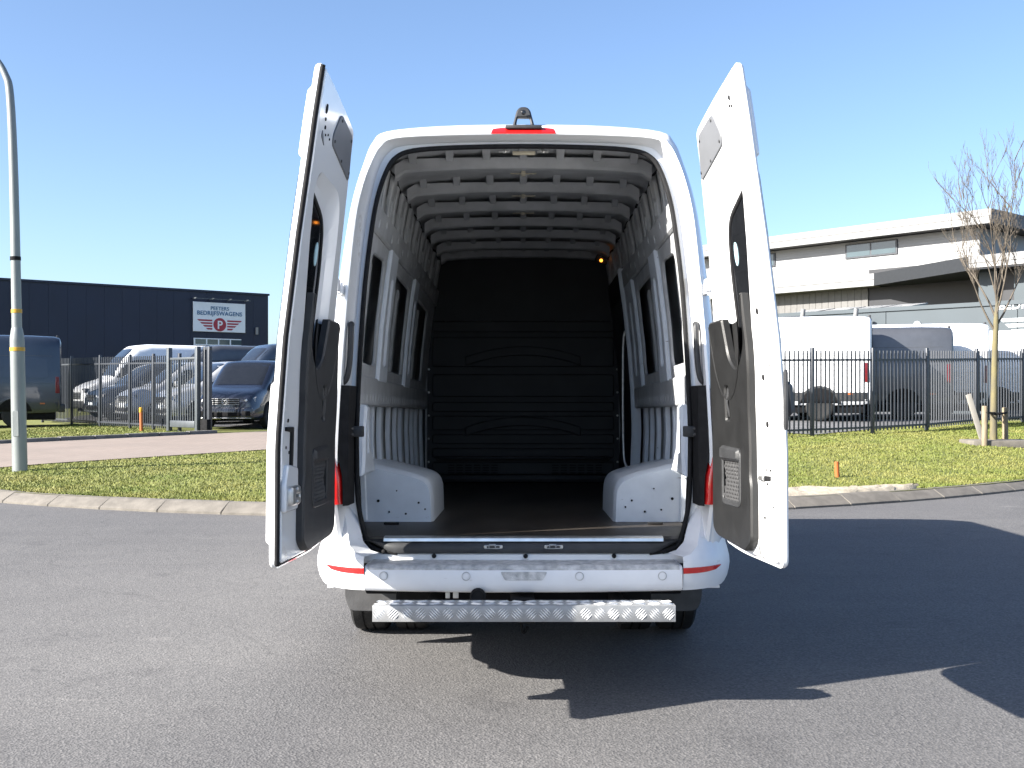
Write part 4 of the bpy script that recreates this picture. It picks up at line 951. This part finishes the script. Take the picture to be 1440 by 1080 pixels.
# right row: rears to the right, behind the fence; pos is the rear end
hR = Vector((-.95, .31, 0)).normalized(); side_off = Vector((hR.y, -hR.x, 0)) * 0
def rear_at(px, Y): return gpos(px, Y)
grpR = 'vans parked nose in behind the right fence'
RV = [(1226, 28.2, WHITEV, 2.66, 'white high roof van behind the right fence, nearest the open van door', None), (1338, 29.5, GREYV, 2.46, 'dark graphite van between white vans behind the right fence', GREYV),
      (1388, 31.2, WHITEV, 2.66, 'white van directly behind the graphite van, seen left of the young tree', None), (1462, 33.0, WHITEV, 2.56, 'white van at the far right end behind the young tree', None)]
for px, Y, pm, h, lab, tr in RV:
    p = gpos(px, Y) ; cargo_van(lab, p, hR, pm, grpR, 5.9, h, tr, rims=RIM_D)  # black rims: shade on these wheels put into the rim colour
# left row: noses towards the fence
hL = Vector((-.80, -.60, 0)).normalized(); grpL = 'vehicles parked behind the left fence'
def nose_at(px, Y, L): return gpos(px, Y) - hL * L + Vector((0, 0, 0))
hB = Vector((-.13, -.9915, 0)); p = gpos(316, 30.4) - hB * 4.9; p.z = gz(-8, 31) + .021
people_van('glossy black passenger van with chrome grille in the open gateway', p, hB, BLACKP, grpL, True)
for px, Y, pm, kind, lab in ((224, 33.4, SILVERV, 'p', 'silver passenger van beside the black one, behind the gate posts'), (172, 35.0, SILVERV, 'p', 'silver passenger van in the middle of the left fence'), (128, 36.8, NAVYV, 'p', 'dark blue car with a yellow number plate behind the left fence'),
                          (108, 39.2, WHITEV, 'c', 'white high roof van behind the left end of the fence'), (210, 40.0, GREYV, 'c', 'graphite high roof van parked behind the silver cars'), (296, 38.0, NAVYV, 'c', 'blue grey high roof van below the company sign'), (392, 42.5, NAVYV, 'c', 'blue grey van half hidden by the open left van door')):
    L = 4.9 if kind == 'p' else 5.9; p = nose_at(px, Y, L); p.z = gz(p.x, Y) + .021
    if kind == 'p': people_van(lab, p, hL, pm, grpL, False, YPL if px == 133 else SIGNW)
    else: cargo_van(lab, p, hL, pm, grpL, 5.9, 2.64)
# dark van at the left picture edge, rear end towards the fence
p = gpos(84, 33.0); p.z += -.02
cargo_van('dark blue grey van beyond the lamp post at the left edge', p, Vector((-.90, -.436, 0)), NAVYV, None, 5.9, 2.66, NAVYV, rims=RIM_D)

# ------------------------------------------------------------------ fences
def fence(name, label, pts, h, post, pick, m, group=None, spacing=.115, step_z=None, pt=.07):
    root = empty(name, pts[0]); tag(root, label, 'fence', group); base = Vector(pts[0])
    pm = None
    for i, p in enumerate(pts):
        p = Vector(p); o = MB().box(-pt / 2, pt / 2, -pt / 2, pt / 2, -.2, h + .06, .006, Matrix.Translation(p - base) @ Matrix.Rotation(math.atan2((Vector(pts[-1]) - base).y, (Vector(pts[-1]) - base).x), 4, 'Z')).build('post', m, root)
    for a, b in zip(pts, pts[1:]):
        a, b = Vector(a), Vector(b); d = (b - a); ln = d.length; zl = max(a.z, b.z) if step_z else None
        az, bz = a.z, b.z
        ang = math.atan2(d.y, d.x)
        for zr in (.14, h - .20):
            v = Vector((d.x, d.y, bz - az)); mb = MB()
            dn_ = Vector((-d.y, d.x, 0)).normalized() * .018; A = a - base + Vector((0, 0, zr)); B = A + v; u = Vector((0, 0, .022))
            mb.faces([A - dn_ - u, A + dn_ - u, A + dn_ + u, A - dn_ + u, B - dn_ - u, B + dn_ - u, B + dn_ + u, B - dn_ + u], [(0, 3, 2, 1), (4, 5, 6, 7), (0, 1, 5, 4), (1, 2, 6, 5), (2, 3, 7, 6), (3, 0, 4, 7)]).build('rail', m, root)
        n = int(ln / spacing)
        for i in range(1, n):
            q = a + Vector((d.x, d.y, bz - az)) * (i / n)
            if pm is None:
                o = MB().box(-.0125, .0125, -.0125, .0125, .06, h, .0).build('picket', m, root, None); pm = o.data
            else: o = bpy.data.objects.new('picket', pm); COL.objects.link(o); o.parent = root
            o.location = q - base; o.rotation_euler = (0, 0, ang)
    return root
def gp(px, py, right): return photo_ground(px, py, right)
R0 = gp(1142, 615, True); pr_ = [gp(px, py, True) for px, py in ((1142, 613.5), (1227, 610), (1303, 605.5), (1373, 598.5), (1438, 594))]
d = (pr_[1] - pr_[0]); pl = [pr_[0] - d * k for k in (2, 1)]
for q in pl: q.z = gz(q.x, q.y)
d2 = pr_[-1] - pr_[-2]; pe = [pr_[-1] + d2 * k for k in (1, 2)]
for q in pe: q.z = gz(q.x, q.y)
fence('picket_fence', 'anthracite metal picket fence in front of the white vans on the right', pl + pr_ + pe, 1.80, FENCE, FENCE, FENCE)
LP = [gp(px, py, False) for px, py in ((60, 594), (101, 597), (141, 600), (183, 602.5), (216, 604.5), (238, 606))]
fence('picket_fence', 'anthracite metal picket fence on the grass left of the gate', LP, 2.05, FENCE, FENCE, FENCE, spacing=.105)
# sliding gate, drawn open
ga, gb = gp(238, 606.5, False), gp(278, 609, False); groot = empty('sliding_gate', ga); tag(groot, 'grey metal sliding gate with wide lower beam, pushed open', 'gate')
dd = gb - ga; dd.z = 0; ln = dd.length; rz = math.atan2(dd.y, dd.x); groot.rotation_euler = (0, 0, rz)
for X in (0, ln): MB().box(X - .06, X + .06, -.06, .06, -.2, 2.25, .008).build('post', FENCE_L, groot)
MB().box(.12, ln - .08, -.06, .06, .12, .30, .02).build('lower_beam', FENCE_L, groot)
MB().box(.08, ln - .06, -.03, .03, 1.92, 1.98, .004).build('rail', FENCE_L, groot)
n = int(ln / .11)
for i in range(1, n): MB().box(i * ln / n - .013, i * ln / n + .013, -.013, .013, .3, 1.95).build('picket', FENCE_L, groot, None)
MB().box(.28, .36, .08, .16, -.1, 2.1, .006).build('guide_post', FENCE, groot); 
for X in (ln + .12, ln + .32): MB().box(X - .05, X + .05, .1, .2, -.2, 2.25, .006).build('guide_post', FENCE, groot)
MB().box(ln + .06, ln + .40, .02, .14, -.1, .35, .01).build('motor_box', CHASSIS, groot)
MB().box(ln + .08, ln + .38, .11, .19, 2.16, 2.24, .006).build('guide_bracket', FENCE, groot)

# ------------------------------------------------------------------ lamp post
b0 = gp(28, 661, False); lp = empty('street_lamp', b0); tag(lp, 'tall grey galvanised lamp post with curved top arm on the left verge', 'street lamp')
lean_x = -.11
MB().lathe([(.115, -.2), (.113, .2), (.108, 2.05), (.106, 2.10), (.088, 2.22), (.078, 2.26)], 20).build('lower_pole', GALV, lp, 40)
pth = [(0, 0, 2.2), (0, 0, 4.6), (-.03, 0, 5.9), (-.10, 0, 6.25), (-.26, 0, 6.52), (-.52, 0, 6.68), (-.85, 0, 6.76)]
MB().tube(catmull(pth, 4), [.078 - .033 * min(1, i / 16) for i in range(len(catmull(pth, 4)))], 14).build('upper_pole', GALV, lp, 60)
m = MB(); m.box(-1.5, -.82, -.13, .13, 6.70, 6.82, .05); hd = m.build('lamp_head', GALV, lp, 40); MB().box(-1.42, -.95, -.10, .10, 6.685, 6.705, .008).build('diffuser', CLEAR, hd)
for z, r, mm in ((1.92, .1115, YEL), (2.52, .0800, YEL), (3.35, .0790, CHASSIS)): MB().lathe([(r, z - .03), (r + .002, z - .028), (r + .002, z + .028), (r, z + .03)], 20).build('band', mm, lp)
m = MB(); plate(m, rnd([(-.045, .55), (.045, .55), (.045, .95), (-.045, .95)], .015), [], .09, .117, lambda u, v, q: Vector((u, -q, v)), .002); m.build('service_door', GALV, lp)
lp.rotation_euler = (0, math.radians(-1.2), 0)

# ------------------------------------------------------------------ marker posts
m = MB().tube([(0, 0, -.1), (-.01, 0, .5), (-.02, 0, .62)], .045, 12); o = m.build('marker_post', ORANGE, None, 60); o.location = gp(199, 606, False); tag(o, 'orange plastic marker post with yellow top beside the left fence', 'marker post')
MB().lathe([(.047, .50), (.049, .51), (.049, .625), (.03, .64)], 12, Matrix.Translation((-.018, 0, 0))).build('cap', YEL, o)
m = MB().tube([(0, 0, -.1), (-.015, 0, .22)], .035, 12); o = m.build('marker_post', ORANGE, None, 60); pz = gp(1178, 678, True); pz = Vector((at(1178, 15.9), 15.9, gz(at(1178, 15.9), 15.9))); o.location = pz; tag(o, 'short orange pipe stub standing in sand near the right kerb', 'marker post')
MB().lathe([(.0352, .205), (.030, .222), (.026, .20)], 12, Matrix.Translation((-.014, 0, 0))).build('rim', ORANGE, o)

# ------------------------------------------------------------------ young tree with stakes
tb = gp(1397, 624, True); tree = empty('young_tree', tb); tag(tree, 'leafless young tree with upright branches between wooden stakes', 'tree')
px = F / tb.y
TR = MB(); BR = MB()
trunk = [(0, 0, -.1, .075), (.005, 0, .5, .066), (.02, .01, 1.2, .060), (.03, 0, 1.9, .056), (.05, .0, 2.35, .05), (.06, 0, 2.6, .034), (.08, 0, 2.85, .02)]
TR.tube([t[:3] for t in trunk], [t[3] for t in trunk], 10)
def branch(p, d, ln, r, lvl):
    pts = [p]; q = Vector(p); dv = Vector(d).normalized(); n = 6
    for i in range(n):
        dv = (dv + Vector((random.gauss(0, .10), random.gauss(0, .10), .10 + random.gauss(0, .04)))).normalized(); q = q + dv * ln / n; pts.append(q.copy())
    BR.tube(pts, [max(.0022, r * (1 - .85 * i / n)) for i in range(n + 1)], 5 if lvl else 6, cap=False)
    if lvl < 3:
        for i in range(2, n + 1):
            for k in range((2, 2, 2)[lvl]):
                if random.random() < (.7, .52, .36)[lvl]:
                    az = random.uniform(0, 6.28); sp = random.uniform(.35, .65)
                    nd = (dv + Vector((math.cos(az) * sp, math.sin(az) * sp, .15))).normalized(); branch(pts[i], nd, ln * random.uniform(.30, .48), max(.0035, r * .42), lvl + 1)
for z, az, sp, ln, r in ((2.15, math.pi, .55, 1.75, .022), (2.25, .2, .5, 1.9, .022), (2.4, 2.3, .32, 2.0, .022), (2.45, 5.2, .35, 2.0, .02), (2.6, 1.2, .22, 2.3, .024), (2.7, 3.6, .20, 2.2, .02), (2.75, .3, .12, 2.7, .026), (2.8, 2.8, .25, 1.9, .014), (2.8, 5.5, .28, 1.8, .013)):
    branch(Vector((.05 + .035 * (z - 2.4), 0, z)), (math.cos(az) * sp, math.sin(az) * sp, 1.0), ln, r, 0)
TR.build('trunk', BARK, tree, 60); BR.build('crown', TWIG, tree, 60, recalc=False)
for i, (dx, dy, h, tilt) in enumerate(((-.36, -.45, .74, 0), (.34, .25, .70, 0))):
    o = MB().lathe([(.055, -.2), (.055, h - .02), (.045, h)], 12).build('tree_stake', WOOD, None, 50); o.location = tb + Vector((dx, dy, 0)); o.rotation_euler = (random.uniform(-.03, .03), random.uniform(-.03, .03), 0)
    tag(o, ('round wooden stake left of the young tree', 'round wooden stake right of the young tree')[i], 'tree stake', 'stakes supporting the tree')
o = MB().box(-.05, .05, -.018, .018, -.1, 1.0, .004).build('leaning_board', mat('pale_wood', (0.25, 0.235, 0.21), .7), None); o.location = tb + Vector((-.15, .1, 0)); o.rotation_euler = (0, -.30, 0); tag(o, 'pale flat board leaning against the young tree', 'board')
m = MB(); m.tube([(-.36, -.50, .62), (-.1, -.2, .60), (.08, .07, .60), (.0, .09, .60), (-.36, -.39, .62)], .02, 6); m.tube([(.34, .19, .60), (.08, -.08, .58), (-.05, -.06, .58), (.1, .1, .58), (.34, .31, .60)], .02, 6); m.build('strap', RUBBER, tree, 60)
o = MB().box(-.62, .62, -.35, .35, -.1, .085, .02).build('planting_slab', CONC, None); o.location = tb + Vector((.05, -.1, 0)); tag(o, 'flat concrete slab around the foot of the young tree', 'slab')

# ------------------------------------------------------------------ buildings
def frame(o, e, n): return lambda u, v, q: Vector(o) + Vector(e) * u + Vector((0, 0, 1)) * v + Vector(n) * q
def logo(mpf, w, root, cols, ring_white=True, scale=1.0):
    """company sign artwork: two lines of lettering over a winged disc with a P; w = width in metres, centre origin"""
    c1, c2, c3 = cols
    link('lettering', text_mesh('PEETERS', w * .095, lambda x, y, z: mpf(x, y + w * .155, z + .012), .006, .004, 1.05), c1, root, None)
    link('lettering', text_mesh('BEDRIJFSWAGENS', w * .107, lambda x, y, z: mpf(x, y + w * .058, z + .012), .006, .006, 1.04), c1, root, None)
    cy = -w * .115; R_ = w * .125
    m = MB(); plate(m, circ(0, cy, R_, 32), [], 0, .014, mpf, .001); disc = m.build('emblem_disc', c2, root)
    link('emblem_letter', text_mesh('P', w * .21, lambda x, y, z: mpf(x, y + cy - w * .075, z + .022), .005, .012), c3, root, None)
    for s in (-1, 1):
        for k, (a, b) in enumerate(((.145, .44), (.145, .385), (.145, .33), (.145, .27))):
            y0 = cy + w * (.088 - k * .052); m = MB(); plate(m, [(s * w * a, y0), (s * w * b, y0), (s * w * (b - .035), y0 - w * .030), (s * w * (a + .004), y0 - w * .030)][:: s], [], 0, .012, mpf, .001); m.build('wing_bar', c2, root)
# navy hall on the left
A = Vector((-41.0, 50.0, 0)); e = Vector((.778, .628, 0)).normalized(); nn = Vector((e.y, -e.x, 0)); Bp = Vector((-16.2, 70, 0)); LN = (Bp - A).dot(e); A = Bp - e * LN
hall = empty('industrial_hall', A); tag(hall, 'long dark navy flat roofed hall with a white company sign', 'building')
fr = frame((0, 0, 0), e, nn); H_ = 7.62
def blk(nm, u0, u1, v0, v1, q0, q1, mt, par, f=fr, bev=.0):
    M = Matrix.Identity(4); m = MB(); c = [f(u, v, q) for u in (u0, u1) for v in (v0, v1) for q in (q0, q1)]
    m.faces(c, [(0, 1, 3, 2), (4, 6, 7, 5), (0, 4, 5, 1), (2, 3, 7, 6), (0, 2, 6, 4), (1, 5, 7, 3)]); return m.build(nm, mt, par)
wall = blk('wall', 0, LN - .02, -1, H_ - .1, -25, -.06, NAVY, hall)
n = int(LN / 1.0); wd = LN / n
for i in range(n): blk('panel', i * wd + .005, (i + 1) * wd - .005, -.5, H_ - .12, -.06, -.045, NAVY, wall)
blk('roof_edge', -.05, LN + .05, H_ - .12, H_, -25, .06, NAVY, hall)
blk('roof_unit', LN - 5.3, LN - 4.1, H_, H_ + .42, -6, -5, FASC, hall)
t0 = (-.3005 * A.y - A.x) / (e.x + .3005 * e.y); t1 = (-.2532 * A.y - A.x) / (e.x + .2532 * e.y)
zs = lambda py, t: zat(py, A.y + e.y * t)
sg = empty('company_sign', A + e * ((t0 + t1) / 2) + nn * .02); tag(sg, 'white company sign with red winged emblem on the navy hall', 'sign')
zt_, zb_ = zs(426, (t0 + t1) / 2), zs(467, (t0 + t1) / 2); zc = (zt_ + zb_) / 2; hwid = (t1 - t0) / 2
fs_ = frame((0, 0, zc), e, nn)
m = MB(); plate(m, [(-hwid, zb_ - zc), (hwid, zb_ - zc), (hwid, zt_ - zc), (-hwid, zt_ - zc)], [], 0, .08, fs_, .01); m.build('board', SIGNW, sg)
logo(lambda u, v, q: fs_(u, v - .07, q + .081), hwid * 2 * .98, sg, (SIGNB, SIGNR, SIGNW))
fl = frame((0, 0, 0), e, nn); zr = zs(420, t0); rl = blk('light_rail', t0 - .05, t1 + .15, zr - .025, zr + .025, .55, .60, FENCE_L, hall)
for k in range(4): blk('light_arm', t0 + k * (t1 - t0) / 3 - .03, t0 + k * (t1 - t0) / 3 + .03, zr - .02, zr + .06, 0, .62, FENCE_L, rl)
z0, z1 = zs(485, t0), zs(475, t0); wf = blk('window_band', t0 + .05, t1 - .25, z0, z1, 0, .05, SIGNW, hall); W4 = (t1 - .3 - t0) / 4
for k in range(4): blk('pane', t0 + .1 + k * W4 + .04, t0 + .1 + (k + 1) * W4 - .05, z0 + .06, z1 - .06, .05, .055, GLASS, wf)
blk('wall_lamp', LN - .9, LN - .75, 5.0, 5.45, 0, .1, FASC, hall)
# white hall on the right with overhanging roof
C = Vector((23.44, 55, 0)); e2 = Vector((-.657, .754, 0)).normalized(); n2 = Vector((-e2.y, e2.x, 0)); n2 = n2 if n2.y < 0 else -n2   # along the facade (away to the left), outward normal
bl = empty('showroom_building', C); tag(bl, 'white clad modern building with wide overhanging roof on the right', 'building')
fR = frame((0, 0, 0), e2, n2)
ZR = 10.58
m = MB(); 
blk('facade', 1.1, 40, -1, 9.85, -14, -1.1, CLAD, bl, fR)
for k in range(14): blk('cladding_board', 1.12, 39.9, 7.9 + k * .14 + .006, 7.9 + (k + 1) * .14 - .006, -1.1, -1.075, CLAD, bl, fR)
rf = blk('roof', 0.05, 42, 9.90, ZR - .02, -16, -.05, CLAD_G, bl, fR)
blk('fascia', 0, 42, 10.22, ZR, -.05, .02, FASC, rf, fR); blk('fascia', 0, 42, 9.86, 10.20, -.05, .0, FASC, rf, fR)
blk('fascia', -.04, .05, 9.86, ZR, -16, -.0, CLAD_G, rf, fR)
def uat(px, q=-1.1):   # distance along the facade at a photo column
    k = (px - PX0) / F; o = C + n2 * q; return (k * o.y - o.x) / (e2.x - k * e2.y)
ua, ub = uat(1263), uat(1190); zt = lambda py, u: zat(py, C.y + e2.y * u - n2.y * 1.1)
wz0, wz1 = zt(357, ua), zt(336, ua); wn = blk('window', ua, ub, wz0, wz1, -1.075, -1.0, FENCE, bl, fR); um = (ua + ub) / 2
blk('pane', ua + .1, um - .05, wz0 + .08, wz1 - .08, -1.0, -.99, GLASS, wn, fR); blk('pane', um + .05, ub - .1, wz0 + .08, wz1 - .08, -1.0, -.99, GLASS, wn, fR)
uc, ud = uat(1091), uat(1078); wn = blk('window', uc, ud + 2, wz0, wz1, -1.075, -1.0, FENCE, bl, fR); blk('pane', uc + .1, ud + 1.9, wz0 + .08, wz1 - .08, -1.0, -.99, GLASS, wn, fR)
# lower canopy: pale edge, dark return towards the camera, pale edge again
u1 = uat(1230, .9); u2 = u1 - 7.9 * .0
zc0, zc1 = zat(403, C.y + e2.y * u1), zat(386, C.y + e2.y * u1)
cp = blk('canopy', u1, 40, zc0 + .02, zc1 - .02, -1.1, .85, CLAD_G, bl, fR)
blk('fascia', u1, 40, (zc0 + zc1) / 2 + .01, zc1, .85, .92, FASC, cp, fR); blk('fascia', u1, 40, zc0, (zc0 + zc1) / 2 - .01, .85, .90, FASC, cp, fR)
P2 = fR(u1, 0, .9); y3 = (C + P2).y * .875; P3 = Vector((at(1363, y3), y3, 0)) - C; e3 = (P3 - P2); l3 = e3.length; e3.normalize(); n3 = Vector((e3.y, -e3.x, 0))
f3 = frame((P2.x, P2.y, 0), e3, n3 if n3.x < 0 else -n3)
P4 = P3 - e2 * 14
m = MB(); vs = [P2, P3, P4, P4 + Vector((4.5, 8, 0)), P2 + Vector((6, 9, 0))]
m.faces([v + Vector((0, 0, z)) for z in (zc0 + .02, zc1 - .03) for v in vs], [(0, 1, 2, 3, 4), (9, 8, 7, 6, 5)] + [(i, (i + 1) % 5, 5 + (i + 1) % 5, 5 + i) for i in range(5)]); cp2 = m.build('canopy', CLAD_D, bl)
blk('fascia', 0, l3, zc0, zc1, 0, .05, mat('fascia_shaded', (0.0225, 0.0234, 0.0255), .45), cp2, f3)  # shade on this return painted in as a dark fascia colour
f4 = frame((P3.x, P3.y, 0), -e2, n2); blk('fascia', 0, 14, (zc0 + zc1) / 2, zc1, .0, .06, FASC, cp2, f4); blk('fascia', 0, 14, zc0 + .1, (zc0 + zc1) / 2 - .02, .0, .04, FASC, cp2, f4)
# ground floor walls
blk('siding', uat(1221, -.2), 39, -.5, zc0 + .02, -1.2, -.2, CLAD_G, bl, fR)
n = 40; us = uat(1221, -.2)
for i in range(n): blk('siding_board', us + i * .42 + .01, us + (i + 1) * .42 - .01, 3.5, zc0 + .015, -.2, -.17, CLAD_G, bl, fR)
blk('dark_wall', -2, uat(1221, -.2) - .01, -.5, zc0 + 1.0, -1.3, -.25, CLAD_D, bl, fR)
P5 = P3 - e2 * 1.0 + Vector((.6, 1.2, 0)); f5 = frame((P5.x, P5.y, 0), -e2, n2)
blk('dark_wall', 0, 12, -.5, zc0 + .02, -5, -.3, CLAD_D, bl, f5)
for k in (-.6, 1.1, 3.2, 5.4): blk('column', k, k + .8, -.5, zc0 + .02, -.6, .1, SHED, bl, f5)
# right return wall of the upper floor
n6 = Vector((.8, -.6, 0)); 
# low blue grey shed in front
S1 = Vector((at(1440, 36), 36, 0)); S0 = Vector((at(1095, 42.5), 42.5, 0)); e6 = (S1 - S0).normalized(); n6 = Vector((e6.y, -e6.x, 0)); f6 = frame((0, 0, 0), e6, n6)
sh = empty('storage_shed', S0); tag(sh, 'low blue grey storage building with white lettering behind the parked vans', 'building'); ls = (S1 - S0).length
HS = zat(441, 42.5)
blk('wall', -14, ls + 9, -.5, HS - .12, -8, -.03, SHED, sh, f6)
w6 = (ls + 23) / 7
for k in range(7): blk('panel', -14 + k * w6 + .012, -14 + (k + 1) * w6 - .012, 0, HS - .14, -.03, .0, SHED, sh, f6)
blk('roof_edge', -14.1, ls + 9.1, HS - .14, HS, -8, .06, SHED, sh, f6)
def u6(px, q=0): k = (px - PX0) / F; o = S0 + n6 * q; return (k * o.y - o.x) / (e6.x - k * e6.y)
for k in range(4):
    a = u6(1112 + 42 * k, -1.5); b = a + 1.08
    m = MB(); c = [f6(a, HS + .02, -.8), f6(b, HS + .02, -.8), f6(b + .25, HS + .30, -2.6), f6(a + .25, HS + .30, -2.6)]
    m.faces([p for p in c] + [p - Vector((0, 0, .05)) for p in c], [(0, 1, 2, 3), (7, 6, 5, 4), (0, 4, 5, 1), (1, 5, 6, 2), (2, 6, 7, 3), (3, 7, 4, 0)]); so_ = m.build('solar_panel', SOLAR, sh)
for px_ in (1143, 1217):
    u = u6(px_); P = lambda v, q, du=0: f6(u + du, v, q)
    zz_ = zat(452, (S0 + e6 * u).y); m = MB(); m.tube(catmull([P(zz_ - .3, .1), P(zz_ - .28, .5), P(zz_ - .05, .75), P(zz_ + .25, .8, .05), P(zz_ + .42, .8, .07)], 4), .085, 10); m.build('vent_pipe', FASC, sh, 60)
ul = u6(1291); P = f6(ul, zat(457, (S0 + e6 * ul).y), .05); MB().lathe([(.13, 0), (.13, .04), (.06, .1)], 14, Matrix.Translation(P) @ Matrix.Rotation(math.atan2(n6.y, n6.x), 4, 'Z') @ Matrix.Rotation(math.pi / 2, 4, 'Y')).build('wall_lamp', SIGNW, sh)
uw = 3.6; uc_ = u6(1405) + uw * .44; ywc = (S0 + e6 * uc_).y; zl = zat(441, ywc)
flg = frame((S0.x + e6.x * uc_ - S0.x, S0.y + e6.y * uc_ - S0.y, zl), e6, n6)
f6l = lambda u, v, q: S0 - S0 + e6 * uc_ + Vector((0, 0, zl)) + e6 * u + Vector((0, 0, v)) + n6 * (q + .002)
logo(f6l, uw, sh, (SIGNW, SIGNW, SHED))
